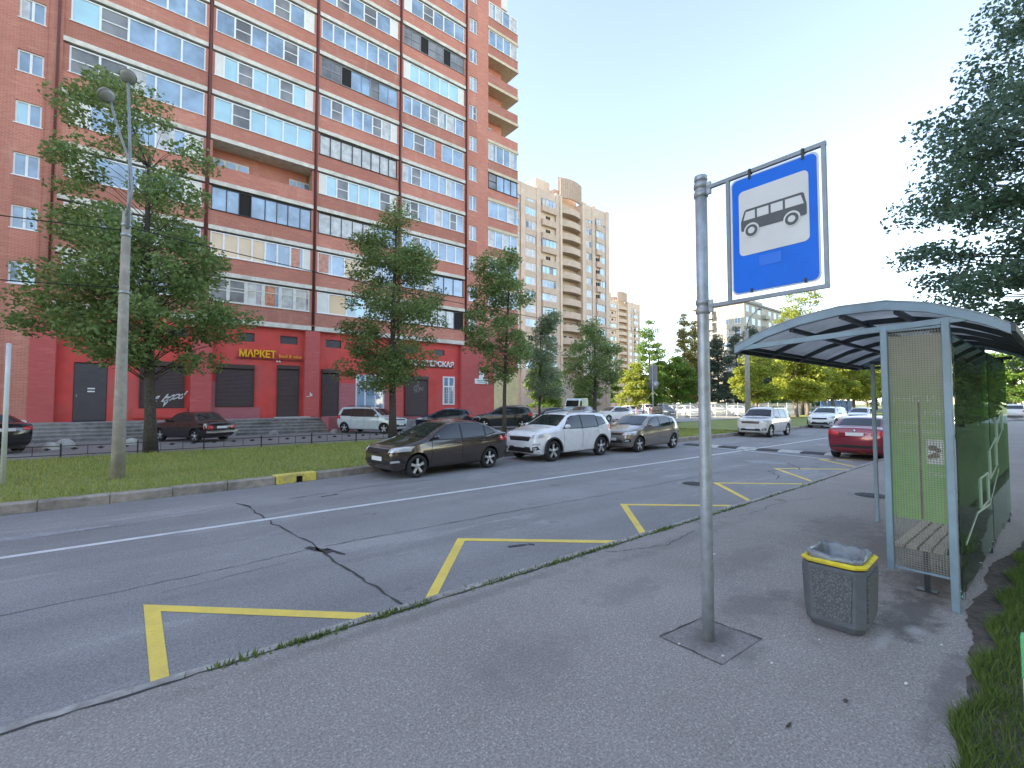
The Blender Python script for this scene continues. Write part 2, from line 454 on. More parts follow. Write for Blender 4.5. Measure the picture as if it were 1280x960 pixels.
MT['leaf_poplar'] = leaf_mat('poplar leaves', [(.22,.21,.05),(.30,.27,.07),(.38,.32,.09),(.2,.2,.05)], .35)
MT['leaf_spruce'] = leaf_mat('grey green foliage', [(.05,.08,.055),(.085,.12,.085),(.13,.165,.115),(.06,.09,.06)], .2)
MT['wire'] = mat('black cable', (.02,.02,.02), .6)
MT['whitefence'] = mat('pale blue grey fence paint', (.36,.41,.45), .5, var=.1)
MT['bluefence'] = mat('blue sheet fence', (.03,.14,.42), .5, var=.1)
MT['skin'] = mat('skin', (.50,.30,.21), .6)
MT['tyre'] = mat('tyre rubber', (.022,.022,.023), .8, var=.2, scale=20)
MT['rim'] = mat('alloy rim', (.52,.53,.54), .3, .7)
MT['rim_dark'] = mat('dark alloy', (.03,.03,.032), .4, .4)
MT['blackplastic'] = mat('black plastic', (.02,.02,.021), .55)
MT['carglass'] = base_mat('car glass', (.018,.022,.026), .03, 0, IOR=1.6)[0]
MT['headlamp'] = base_mat('headlamp lens', (.62,.64,.66), .08, .35, IOR=1.5)[0]
MT['taillamp'] = base_mat('tail lamp lens', (.62,.03,.05), .12)[0]
MT['chrome'] = base_mat('chrome strip', (.62,.63,.65), .15, 1.0)[0]
MT['plate'] = mat('white licence plate', (.72,.72,.72), .4, var=.06, scale=25)
MT['seam'] = mat('panel gap shadow line', (.012,.012,.012), .8)

def paint(name, col, metal=.0, rough=.2):
    m, b, t = base_mat(name, col, rough, metal, Coat_Weight=1.0, Coat_Roughness=.04)
    g = t.new('ShaderNodeNewGeometry')
    n = t.noise(g.outputs['Position'], 5, 5, .6)
    t.l.new(t.ramp(n, [(.3, [c * .9 for c in col]), (.7, [min(1, c * 1.06) for c in col])]), b.inputs['Base Color'])
    return m

def roof_sheet():
    m = bpy.data.materials.new('translucent roof sheet'); m.use_nodes = True
    t = NT(m); t.n.clear()
    out = t.new('ShaderNodeOutputMaterial')
    g = t.new('ShaderNodeNewGeometry')
    n = t.noise(g.outputs['Position'], 2.2, 6, .7)
    c = t.ramp(n, [(.35, (.58,.60,.61)), (.65, (.80,.81,.82))])
    d = t.new('ShaderNodeBsdfDiffuse'); tr = t.new('ShaderNodeBsdfTranslucent')
    t.l.new(c, d.inputs[0]); t.l.new(c, tr.inputs[0])
    mx = t.new('ShaderNodeMixShader'); mx.inputs[0].default_value = .6
    t.l.new(d.outputs[0], mx.inputs[1]); t.l.new(tr.outputs[0], mx.inputs[2]); t.l.new(mx.outputs[0], out.inputs[0])
    return m
MT['roofsheet'] = roof_sheet()

# ------------------------------------------------------------------ camera, light, sky
CAMZ = 1.9
cam_d = bpy.data.cameras.new('camera'); cam = link(bpy.data.objects.new('camera', cam_d))
cam_d.sensor_width = 36; cam_d.lens = 16.03; cam_d.clip_start = .05; cam_d.clip_end = 3000
YAW, PITCH = rad(51.02), rad(2.31)
cam.location = (0, 0, CAMZ)
cam.rotation_euler = (PI / 2 + PITCH, 0, YAW - PI / 2)
S.camera = cam

SUN_AZ, SUN_EL = rad(145), rad(27)          # azimuth counted from +X towards +Y
w = bpy.data.worlds.new('World'); S.world = w; w.use_nodes = True
nt = w.node_tree; bg = nt.nodes['Background']
sky = nt.nodes.new('ShaderNodeTexSky'); sky.sky_type = 'NISHITA'; sky.sun_disc = False
sky.sun_elevation = SUN_EL; sky.sun_rotation = PI / 2 - SUN_AZ
sky.air_density = 1.0; sky.dust_density = .15; sky.ozone_density = 1.0
hs_ = nt.nodes.new('ShaderNodeHueSaturation'); hs_.inputs['Saturation'].default_value = .77   # hazy summer air, less blue than the clear-sky model
nt.links.new(sky.outputs[0], hs_.inputs['Color']); nt.links.new(hs_.outputs[0], bg.inputs[0]); bg.inputs[1].default_value = .15
sl = bpy.data.lights.new('sun', 'SUN'); sun = link(bpy.data.objects.new('sun', sl))
sl.energy = 4.6; sl.angle = rad(.53); sl.color = (1, .86, .66)
sd = Vector((math.cos(SUN_AZ) * math.cos(SUN_EL), math.sin(SUN_AZ) * math.cos(SUN_EL), math.sin(SUN_EL)))
sun.rotation_euler = sd.to_track_quat('Z', 'Y').to_euler()
sun.location = (0, 0, 80)
S.view_settings.view_transform = 'Standard'; S.view_settings.look = 'None'
S.view_settings.exposure = 1.86; S.view_settings.gamma = 1; S.view_settings.use_curve_mapping = False
try:
    S.cycles.max_bounces = 8; S.cycles.transparent_max_bounces = 24
    S.cycles.use_denoising = True
except Exception: pass

# ------------------------------------------------------------------ ground, road, pavement, kerbs
def struct(name, mb, m, parent=None, **k):
    o = mb.build(name, m, parent, **k)
    if parent is None: o['kind'] = 'structure'
    return o
def sheet(name, poly, z, m, parent=None):
    mb = MB(); mb.add([(x, y, z) for x, y in poly], [tuple(range(len(poly)))])
    return struct(name, mb, m, parent)

RZ = -.1
sheet('ground', [(-400,-400),(700,-400),(700,700),(-400,700)], -.16, MT['ground'])
FK = [(-40,11.6),(-20,11.8),(-2,12.0),(2,12.2),(5,12.62),(8,13.1),(11,13.35),(15,13.0),(21,12.62),(25,12.8),(31,12.85),(37,13.1),(48,13.8),(70,15.6),(110,18.5)]
NK = [(-40,4.06),(9,4.06),(14,4.12),(18,4.2),(30,4.25),(60,4.4),(110,4.7)]
road = sheet('road', [(x, y) for x, y in NK] + [(x, y) for x, y in FK[::-1]], RZ, MT['road'])
pave = sheet('pavement', [(-40,.48),(3.3,.42),(4.5,.5),(6.5,.6),(9,.48),(12,.3),(60,.2),(110,.2),(110,4.55),(60,4.25),(30,4.1),(18,4.05),(14,3.97),(9,3.93),(-40,3.93)], 0, MT['pave'])
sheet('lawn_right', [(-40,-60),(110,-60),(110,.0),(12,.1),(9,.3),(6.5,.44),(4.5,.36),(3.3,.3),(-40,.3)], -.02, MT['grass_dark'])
def soil_edge():
    r = random.Random(2); up = [(-2,.50),(3.3,.45),(4.4,.52),(5.2,.58),(5.9,.70),(6.7,.64),(7.6,.70),(9,.52),(11.8,.42)]
    pts = []
    for (a, b) in zip(up, up[1:]):
        n = max(2, int((b[0]-a[0]) / .07))
        for i in range(n):
            f = i / n; pts.append((a[0]+(b[0]-a[0])*f, a[1]+(b[1]-a[1])*f + r.uniform(-.009,.009) + .012*math.sin(9*(a[0]+f))))
    n = len(pts); mb = MB(); mb.add([(x, y, .005) for x, y in pts] + [(x, .0, .003) for x, y in pts], [(n+i, n+i+1, i+1, i) for i in range(n-1)])
    struct('soil_edge', mb, MT['soil'])
soil_edge()

def kerb(name, line, w0, w1, z0, z1, m, step=1.0, yellow=None, gap=.012, x0=-22, x1=60):
    """kerb stones along a polyline: one ledge made of separate stones with open joints"""
    mb = MB()
    def at(x):
        for (a, b), (c, d) in zip(line, line[1:]):
            if a <= x <= c: return b + (d - b) * (x - a) / (c - a)
    rnd = random.Random(5); x = x0
    while x < x1:
        e = x + step
        if yellow and yellow[0] - .5 < x < yellow[0] + .5: x = e; continue
        ya, yb = at(x), at(e - gap)
        j = rnd.uniform(-.012, .012); k = rnd.uniform(-.012, .006)
        vs = [(x,ya+w0+j,z0),(e-gap,yb+w0+j,z0),(e-gap,yb+w1+j,z0),(x,ya+w1+j,z0),
              (x,ya+w0+j,z1-.025+k),(e-gap,yb+w0+j,z1-.025+k),(e-gap,yb+w1+j,z1+k),(x,ya+w1+j,z1+k),
              (x,ya+w0+.03*(1 if w1>w0 else -1)+j,z1+k),(e-gap,yb+w0+.03*(1 if w1>w0 else -1)+j,z1+k)]
        fs = [(0,1,5,4),(4,5,9,8),(8,9,6,7),(2,3,7,6),(0,4,8,7,3),(1,2,6,9,5)]
        mb.add(vs, fs); x = e
    o = mb.build(name, m, None, fixn=True)
    return o, at
kn, _ = kerb('near_kerb', NK, 0, -.125, RZ, .012, MT['kerb_near'], 1.0, None, .01, -22, 40)
kn['kind'] = 'structure'
kf, fk_at = kerb('far_kerb', FK, 0, .2, RZ, .10, MT['kerb'], 1.0, (2.55, 1), .012, -22.45, 90)
kf['kind'] = 'structure'

# yellow kerb stone with a drain hole
t = empty('drain_inlet', (3.04, fk_at(3.04), RZ), math.atan2(fk_at(3.4) - fk_at(2.6), .8), 'yellow painted kerb block with a dark drain hole in the far kerb', 'drain')
mb = MB(); mb.box(-.48,.0,-.02,.26,0,.215); mb.box(.16,.50,-.02,.26,0,.215); mb.box(.0,.16,-.02,.26,.15,.215)
mb.build('kerb_block', MT['yellow_kerb'], t, bevel=.012)
mb = MB(); mb.box(.0,.16,.06,.25,.01,.149); mb.build('drain_opening', MT['p_x'], t)

# verge between road and driveway
vp = [(x, y + .18) for x, y in FK if x <= 30]
sheet('verge', vp + [(30,20.5),(22,21.55),(10,21.6),(-3,21.6),(-40,21.6)], .03, MT['grass'])
sheet('far_verge', [(x, y + .18) for x, y in FK if x >= 31] + [(110,27),(60,24.5),(40,23.5),(31,20.5)], .03, MT['grass'])
sheet('driveway', [(-60,21.7),(10,21.7),(22,21.65),(31,20.6),(34,24),(34,60),(28.5,60),(28.5,33.38),(-60,33.38)], .0, MT['drive'])
sheet('car_park', [(34.02,24),(42,24.2),(60,25.2),(110,28),(110,62),(34.02,62)], .0, MT['lot'])
sheet('side_street', [(60,-6),(110,-6),(110,.15),(60,.15)], .003, MT['lot'])

# painted markings and cracks lie on the road
Zp = RZ + .004
def marking(name, mb, m): return mb.build(name, m, road)
mb = MB(); mb.strip([(-30,8.66),(3,8.77),(18,8.76),(60,9.2),(100,10.4)], .125, Zp); marking('centre_line', mb, MT['white_paint'])
def zig(pts, w1=.155):
    mb = MB()
    (ax, ay), (bx_, by), (cx, cy) = pts
    # leg then long side, mitred at the apex
    def off(p, q, w):
        d = (Vector(q) - Vector(p)).normalized(); n = Vector((-d.y, d.x)); return n * w / 2
    A, B, C_ = Vector(pts[0]), Vector(pts[1]), Vector(pts[2])
    n1 = off(A, B, .108); n2 = off(B, C_, .135)
    bis = (n1.normalized() + n2.normalized()).normalized(); k = .062 / max(.35, bis.dot(n1.normalized()))
    L = [A + n1, B + bis * k, C_ + n2]; Rr = [A - n1, B - bis * k, C_ - n2]
    mb.add([(p.x, p.y, Zp) for p in L + Rr], [(3,4,1,0),(4,5,2,1)])
    marking('stop_zigzag', mb, MT['yellow_paint'])
for z in [((.15,4.08),(.12,5.72),(1.82,4.10)), ((2.22,4.08),(3.66,5.70),(5.45,4.10)), ((5.85,4.08),(7.36,5.63),(9.05,4.12)),
          ((9.5,4.10),(11.1,5.68),(12.75,4.16)), ((13.1,4.16),(14.9,5.75),(16.6,4.2)), ((17.1,4.24),(18.5,5.7),(20.1,4.28))]: zig(z)

def wob(pts, n, amp, seed):
    r = random.Random(seed); out = []
    for (a, b) in zip(pts, pts[1:]):
        for i in range(n):
            f = i / n
            out.append((a[0] + (b[0]-a[0])*f + r.uniform(-amp, amp), a[1] + (b[1]-a[1])*f + r.uniform(-amp, amp)))
    out.append(pts[-1]); return out
def crack(pts, n, amp, w, seed, m='tar', z=Zp + .002, wv=.6):
    p = wob(pts, n, amp, seed); r = random.Random(seed + 1)
    mb = MB(); mb.strip(p, [.72 * w * r.uniform(1 - wv, 1 + wv) for _ in p], z)
    if z > 0: mb.build('pavement_crack', MT[m], pave)
    else: marking('road_crack', mb, MT[m])
crack([(1.62,10.2),(1.68,8.85)], 7, .03, .032, 1); crack([(1.70,8.6),(1.92,6.7),(1.95,5.4),(2.05,4.2)], 9, .035, .035, 2)
crack([(1.5,10.5),(1.66,10.05)], 4, .02, .08, 3); crack([(1.82,6.75),(2.0,6.3)], 4, .015, .11, 4)
crack([(2.0,6.5),(2.12,6.1)], 3, .02, .07, 14)
crack([(-6,6.35),(-.1,6.42),(1,6.52),(1.9,6.62)], 14, .02, .012, 5); crack([(2.0,6.62),(4.6,6.58),(8,6.47),(13,6.5)], 16, .025, .02, 6)
crack([(2.4,10.35),(4.4,10.6),(7,10.45)], 9, .04, .03, 7); crack([(3.0,10.1),(3.35,10.2)], 3, .02, .09, 8)
crack([(.2,6.1),(1.6,6.3)], 9, .02, .008, 9); crack([(-3,9.7),(0,9.8),(1.4,10.1)], 9, .03, .012, 10)
crack([(3.98,5.0),(4.25,4.92)], 3, .015, .09, 11); crack([(4.28,4.93),(4.33,4.85)], 2, .01, .06, 12)
crack([(12.9,4.9),(14.2,5.6),(15.5,5.3),(17,6.3)], 9, .10, .035, 13); crack([(14.2,5.6),(13.8,6.6)], 6, .08, .03, 15)
crack([(7.2,3.8),(8.2,3.55),(9.4,3.6),(10.5,3.3)], 9, .035, .012, 21, z=.004); crack([(-3,3.925),(0,3.93),(3,3.925),(6,3.93),(9,3.925),(14,3.965)], 34, .012, .030, 22, z=.004); crack([(4.6,3.8),(5.5,3.5),(6.4,3.62)], 9, .03, .010, 23, z=.004)
def blob(name, cx, cy, rx, ry, m, seed, z=RZ + .002):
    r = random.Random(seed); n = 26
    pts = [(cx + rx*math.cos(2*PI*i/n)*r.uniform(.65,1.1), cy + ry*math.sin(2*PI*i/n)*r.uniform(.65,1.1), z) for i in range(n)]
    mb = MB(); mb.add([(cx, cy, z)] + pts, [(0, 1 + i, 1 + (i + 1) % n) for i in range(n)]); marking(name, mb, m)
ZPAT = RZ + .002
blob('asphalt_patch', 14.9, 5.15, 1.0, .55, MT['patch'], 3); blob('asphalt_patch', 16.3, 6.6, .5, .7, MT['patch'], 4); blob('asphalt_patch', -1.2, 9.9, .9, .18, MT['patch'], 5)

# painted edge lines at the hump, and the hump itself of black and white rubber pads
mb = MB(); mb.strip([(20.0,11.6),(18.7,4.8)], .13, Zp); marking('hump_line', mb, MT['white_paint'])
t = empty('speed_hump', (20.4, 8.2, RZ), rad(-86), 'low rubber speed hump of dark and pale pads across the road', 'speed hump')
MT['pad_dark'] = mat('black rubber pad', (.05,.05,.052), .85, var=.25, scale=12); MT['pad_white'] = mat('dirty white rubber pad', (.52,.51,.46), .8, var=.2, scale=9, dirt=(.30,.29,.25))
for i in range(9):
    mb = MB(); x0 = -3.5 + i * .8; x1 = x0 + .78
    mb.add([(x0,-.45,.005),(x1,-.45,.005),(x1,-.2,.055),(x0,-.2,.055),(x1,.2,.055),(x0,.2,.055),(x1,.45,.005),(x0,.45,.005)],
           [(0,1,2,3),(3,2,4,5),(5,4,6,7),(0,3,5,7),(1,6,4,2)])
    mb.build('rubber_pad', MT['pad_white' if i % 2 else 'pad_dark'], t)

def manhole(x, y, z, label):
    t = empty('manhole_cover', (x, y, z), 0, label, 'manhole cover')
    mb = MB(); mb.lathe([(.30,.004),(.36,.010),(.41,.004)], n=28); mb.build('rim', MT['steps'], t)
    mb = MB(); mb.lathe([(0.001,.010),(.29,.009),(.30,.003)], n=28)
    for i in range(-2, 3): mb.box(-.22,.22,i*.09-.015,i*.09+.015,.010,.014)
    mb.build('lid', MT['pad_dark'], t)
manhole(10.6, 5.95, RZ, 'round iron manhole cover set in the road beside the third yellow zigzag')
manhole(11.6, 2.67, 0, 'round iron manhole cover set in the pavement behind the shelter post')

# ------------------------------------------------------------------ bus stop sign
t = empty('bus_stop_sign', (3.57, 1.91, 0), 0, 'blue bus stop sign with a white bus panel on a galvanised pole', 'bus stop sign')
mb = MB(); mb.tube([(0,0,-.02),(0,0,1.2),(0,0,2.5),(0,0,3.77)], [.047,.047,.047,.047], 20); mb.build('pole', MT['galv'], t)
mb = MB(); mb.lathe([(.001,3.785),(.05,3.78),(.052,3.74),(.048,3.738)], n=20); mb.build('pole_cap', MT['galv'], t)
for z in (3.66, 2.685):
    mb = MB(); mb.lathe([(.048,z-.06),(.056,z-.055),(.057,z-.02),(.049,z-.015),(.049,z+.015),(.057,z+.02),(.056,z+.055),(.048,z+.06)], n=20)
    mb.box(-.012,.012,-.085,-.05,z-.05,z+.05)
    mb.build('clamp', MT['galv'], t)
mb = MB()
for z in (3.665, 2.685): mb.bar((0,-.05,z),(0,-.895,z),.028)
for y in (-.225, -.88): mb.bar((0,y,2.70),(0,y,3.652),.026)
mb.build('frame', MT['galv_dull'], t)
def rrect(w, h, r, n=5):
    p = []
    for cx, cy, a0 in ((w/2-r,h/2-r,0),(-w/2+r,h/2-r,90),(-w/2+r,-h/2+r,180),(w/2-r,-h/2+r,270)):
        for i in range(n + 1):
            a = rad(a0 + 90 * i / n); p.append((cx + r*math.cos(a), cy + r*math.sin(a)))
    return p
CY, CZ, WX = -.555, 3.178, -.020
def plate(name, w, h, r, x, th, m, cy=CY, cz=CZ, parent=t):
    pts = rrect(w, h, r); mb = MB(); n = len(pts)
    vs = [(x - th, cy + p[0], cz + p[1]) for p in pts] + [(x, cy + p[0], cz + p[1]) for p in pts]
    mb.add(vs, [tuple(range(n)), tuple(range(2*n-1, n-1, -1))] + [((i+1) % n, i, n+i, n+(i+1) % n) for i in range(n)])
    return mb.build(name, m, parent, fixn=True)
panel = plate('sign_panel', .60, .905, .045, WX + .004, .004, MT['sign_edge'])
plate('blue_face', .575, .88, .04, WX - .0005, .003, MT['sign_blue'], parent=t)
plate('white_face', .475, .50, .035, WX - .004, .002, MT['sign_face'], cz=CZ + .09, parent=t)
plate('faded_sticker', .15, .08, .004, WX - .004, .002, MT['sign_sticker'], cy=CY + .02, cz=CZ - .225, parent=t)
# the bus pictogram (faces -X; +Y is its left side as seen from the road)
def picto(name, poly, m, dx):
    mb = MB(); n = len(poly); x = WX - dx
    mb.add([(x, CY + p[0], CZ + .09 + p[1]) for p in poly], [tuple(range(n))]); 
    return mb.build(name, m, t)
def circ(cx, cy, r, n=22): return [(cx + r*math.cos(2*PI*i/n), cy + r*math.sin(2*PI*i/n)) for i in range(n)]
bus = [(.215,-.062),(.222,-.052),(.222,.012),(.197,.088),(.183,.10),(-.195,.10),(-.208,.092),(-.224,.012),(-.224,-.058),(-.214,-.066)]
picto('bus_body', bus, MT['sign_grey'], .0085)
for (a, b, c, d) in ((.203,.184,.118,.118),(.103,.103,.022,.022),(.007,.007,-.074,-.074),(-.089,-.089,-.190,-.208)):
    y0 = .018
    picto('bus_window', [(a, y0), (b, .082), (c, .082), (d, y0)], MT['sign_face'], .0105)
for cx in (.145, -.13):
    picto('wheel_arch', circ(cx, -.066, .055), MT['sign_face'], .0105)
    picto('bus_wheel', circ(cx, -.069, .044), MT['sign_grey'], .0125)
    picto('wheel_hub', circ(cx, -.069, .024), MT['sign_face'], .0145)
for (y, z) in ((-.40, 3.612),(-.76, 3.612),(-.40, 2.745),(-.76, 2.745)):
    mb = MB(); mb.box(-.03,.012,y-.008,y+.008,z-.014,z+.014 + (.05 if z > 3 else -.0)); mb.build('sign_bolt', MT['blackmetal'], t)
# concrete foot of the pole, cut into the pavement
MT['footing'] = asphalt('footing concrete', (.20,.18,.172), (.26,.235,.225), (.36,.34,.33), 5, .25, stains=[(3.6,1.9,.28,.22,(.13,.12,.11),.7)])
t2 = empty('pole_footing', (3.62, 1.9, 0), 0, 'square grey concrete footing patch around the bus sign pole', 'footing')
mb = MB(); mb.add([(-.31,.27,.006),(-.31,-.23,.006),(.26,-.25,.006),(.25,.22,.006)], [(0,1,2,3)]); mb.build('concrete_patch', MT['footing'], t2)
mb = MB(); mb.strip(wob([(-.32,.28),(.26,.23)],6,.008,3), [.010,.016,.010,.018,.016,.010,.008], .009); mb.build('joint_crack', MT['tar'], t2)
mb = MB(); mb.strip(wob([(.26,.23),(.28,-.26)],6,.008,5), [.014,.010,.015,.010,.012,.015,.028], .009); mb.build('joint_crack', MT['tar'], t2)
mb = MB(); mb.strip(wob([(-.31,-.24),(-.32,.26)],6,.01,8), [.006,.004,.006,.007,.004,.006,.006], .009); mb.build('joint_crack', MT['tar'], t2)

# ------------------------------------------------------------------ litter bin
t = empty('litter_bin', (4.76, 1.34, 0), rad(3), 'dark grey concrete litter bin with pebbled sides and a yellow rim', 'litter bin')
def oct_(a, b, c): return [(-a+c,-b),(a-c,-b),(a,-b+c),(a,b-c),(a-c,b),(-a+c,b),(-a,b-c),(-a,-b+c)]
def ring(mb, secs, mi=0, close_top=False, close_bot=True):
    vs = []; fs = []
    for poly, z in secs: vs += [(x, y, z) for x, y in poly]
    n = len(secs[0][0])
    for i in range(len(secs) - 1):
        for k in range(n): fs.append((i*n+k, i*n+(k+1) % n, (i+1)*n+(k+1) % n, (i+1)*n+k))
    if close_bot: fs.append(tuple(range(n - 1, -1, -1)))
    if close_top: fs.append(tuple((len(secs)-1)*n + k for k in range(n)))
    return mb.add(vs, fs, mi)
mb = MB()
ring(mb, [(oct_(.215,.18,.05),.0),(oct_(.257,.213,.06),.065),(oct_(.275,.228,.065),.53),(oct_(.24,.195,.05),.53),(oct_(.20,.165,.05),.06)], close_top=True)
mb.build('bin_body', MT['bin'], t, bevel=.008)
MT['pebble'] = base_mat('pebbled concrete', (.15,.155,.16), .7)[0]
nt_ = NT(MT['pebble']); g_ = nt_.new('ShaderNodeNewGeometry'); v_ = nt_.new('ShaderNodeTexVoronoi'); v_.inputs['Scale'].default_value = 62; nt_.l.new(g_.outputs['Position'], v_.inputs['Vector'])
b_ = MT['pebble'].node_tree.nodes['Principled BSDF']; nt_.l.new(nt_.ramp(v_.outputs['Distance'], [(.1,(.19,.20,.21)),(.55,(.085,.09,.095))]), b_.inputs['Base Color']); nt_.bump(v_.outputs['Distance'], -1, .02, b_)
def side_panel(axis, s):
    mb = MB()
    lo, hi = .11, .49
    for (z0, z1, e) in ((lo, hi, .006),):
        if axis == 'x':
            w0, w1 = .125, .145; p0 = .257 + .018*(lo-.065)/.465 + e; p1 = .257 + .018*(hi-.065)/.465 + e
            vs = [(s*p0,-w0,lo),(s*p0,w0,lo),(s*p1,w1,hi),(s*p1,-w1,hi)]
        else:
            w0, w1 = .165, .185; p0 = .213 + .015*(lo-.065)/.465 + e; p1 = .213 + .015*(hi-.065)/.465 + e
            vs = [(-w0,s*p0,lo),(w0,s*p0,lo),(w1,s*p1,hi),(-w1,s*p1,hi)]
        mb.add(vs, [(0,1,2,3)])
    o = mb.build('pebble_panel', MT['pebble'], t)
    sm = o.modifiers.new('thick', 'SOLIDIFY'); sm.thickness = .012; sm.offset = 0
for s in (-1, 1): side_panel('x', s); side_panel('y', s)
mb = MB(); ring(mb, [(oct_(.277,.230,.066),.545),(oct_(.281,.234,.067),.562),(oct_(.262,.216,.06),.577),(oct_(.238,.193,.05),.572),(oct_(.237,.192,.05),.53)], close_bot=False)
mb.build('painted_rim', MT['bin_yellow'], t)
rb = random.Random(3); mb = MB(); base = oct_(.235,.19,.05); pts = []
for i in range(8):
    a, b = Vector(base[i]), Vector(base[(i+1) % 8])
    for k in range(4): pts.append(a.lerp(b, k / 4))
n = len(pts); vs = []
for (f, z) in ((1.0,.56),(1.06,.585),(1.0,.61),(.93,.585),(.86,.48),(.7,.40),(.3,.37)):
    for p in pts:
        jz = rb.uniform(-.014,.016) if z > .5 else rb.uniform(-.02,.02)
        q = p * f * rb.uniform(.975,1.02); vs.append((q.x, q.y, z + jz + (.018 if (z > .57 and p.x < -.1 and p.y > .05) else 0)))
fs = [(i*n+k, i*n+(k+1) % n, (i+1)*n+(k+1) % n, (i+1)*n+k) for i in range(6) for k in range(n)] + [tuple(6*n+k for k in range(n))]
mb.add(vs, fs, 0, True); mb.build('bin_liner', MT['bag'], t)
def lump(name, loc, r, m, seed, label=None, cat=None, group=None, squash=.6, parent=None, sub=2, stretch=(1,1)):
    bm = bmesh.new(); bmesh.ops.create_icosphere(bm, subdivisions=sub, radius=r)
    rn = random.Random(seed); ph = [rn.uniform(0, 6) for _ in range(6)]
    for v in bm.verts:
        c = v.co.normalized()
        k = 1 + .12*math.sin(3*c.x+ph[0]) + .1*math.sin(4*c.y+ph[1]) + .08*math.sin(5*c.z+ph[2]) + .05*math.sin(9*c.x+ph[3])
        v.co = Vector((c.x*r*k*stretch[0], c.y*r*k*stretch[1], c.z*r*k*squash))
    me = bpy.data.meshes.new(name); bm.to_mesh(me); bm.free()
    me.polygons.foreach_set('use_smooth', [True]*len(me.polygons)); me.materials.append(m)
    o = link(bpy.data.objects.new(name, me)); o.location = loc; o.parent = parent
    return tag(o, label, cat, group)
lump('crumpled_wrapper', (4.80,1.33,.47), .045, mat('yellowish wrapper', (.62,.60,.36), .5), 4, 'crumpled pale yellow wrapper lying inside the grey litter bin', 'wrapper', squash=.8)
# spilled bits
rl = random.Random(11)
for i, (x, y, s, lab) in enumerate([(3.32,2.02,.010,'white cigarette butt at the left edge of the pole footing'),(3.42,1.72,.011,'white paper scrap lying on the concrete pole footing'),
        (3.60,1.45,.011,'white paper scrap at the right corner of the pole footing'),(4.10,1.55,.008,'small white scrap between the pole footing and the bin'),
        (4.25,1.35,.008,'tiny white scrap in front of the litter bin'),(2.3,1.15,.013,'flattened pale scrap alone on the near pavement'),
        (4.05,.78,.015,'white crumpled tissue right of the bin near the grass'),(5.6,2.9,.02,'white scrap on the pavement beyond the bus sign'),
        (4.9,.72,.012,'pale scrap on the dirt stain between bin and shelter')]):
    lump('litter_scrap', (x, y, .008), s, MT['litter'], i, lab, 'litter', 'scraps of litter on the pavement', .35, sub=1, stretch=(1.6,.8))
lump('twig', (3.0,1.12,.008), .024, MT['bark'], 40, 'short dark twig lying on the bare pavement right of the sign', 'twig', squash=.25, sub=1, stretch=(1.8,.35))
lump('dry_leaf', (3.52,.98,.008), .022, MT['bark'], 41, 'dark dry leaf on the pavement left of the grass edge', 'leaf', squash=.2, sub=1, stretch=(1.2,.7))
if 0: sheet('dirt_stain', [(4.55,1.0),(4.7,.8),(5.2,.72),(5.9,.78),(6.3,.9),(6.0,1.15),(5.4,1.2),(5.05,1.05),(4.8,1.04)], .004, mat('dark pavement stain', (.105,.095,.09), .9, var=.35, scale=9, dirt=(.2,.185,.18)), None)
if 0: sheet('pale_spill', [(4.42,1.12),(4.46,1.04),(4.62,.98),(4.75,.90),(4.86,.93),(4.72,1.0),(4.6,1.05)], .007, mat('pale dusty spill', (.33,.32,.31), .9, var=.3, scale=22, dirt=(.19,.18,.17)), None)
if 0: sheet('pale_spill', [(4.98,1.03),(5.0,.90),(5.1,.84),(5.22,.86),(5.1,.90),(5.06,.98)], .007, MT['patch'], None)

# ------------------------------------------------------------------ bus shelter
SX0, SX1 = 5.78, 10.9
t = empty('bus_shelter', (SX0, .74, 0), 0, 'blue grey steel bus shelter with an arched roof and perforated end panel', 'bus shelter')
L = SX1 - SX0
oy = -.74
arc = [(2.67,2.585),(2.5,2.665),(2.29,2.755),(1.94,2.85),(1.56,2.905),(1.17,2.90),(.86,2.83),(.62,2.73),(.47,2.655),(.33,2.56)]
def arcz(y):
    for (a, b), (c, d) in zip(arc, arc[1:]):
        if c <= y <= a: return d + (b - d) * (y - c) / (a - c)
    return arc[0][1] if y > 2.67 else arc[-1][1]
# near posts of the end panel, far post
mb = MB(); mb.box(-.03,.03,-.03,.03,0,2.66); mb.build('post', MT['shelter'], t, bevel=.006)
mb = MB(); mb.box(-.028,.028,.455-.028,.455+.028,.265,2.645); mb.build('post', MT['shelter'], t, bevel=.006)
mb = MB(); mb.box(3.38-.025,3.38+.025,1.31-.025,1.31+.025,0,2.52); mb.build('post', MT['shelter'], t, bevel=.005)
for x in (2.6, 5.0):
    mb = MB(); mb.box(x-.025,x+.025,-.025,.025,0,2.62); mb.build('post', MT['shelter_dark'], t, bevel=.005)
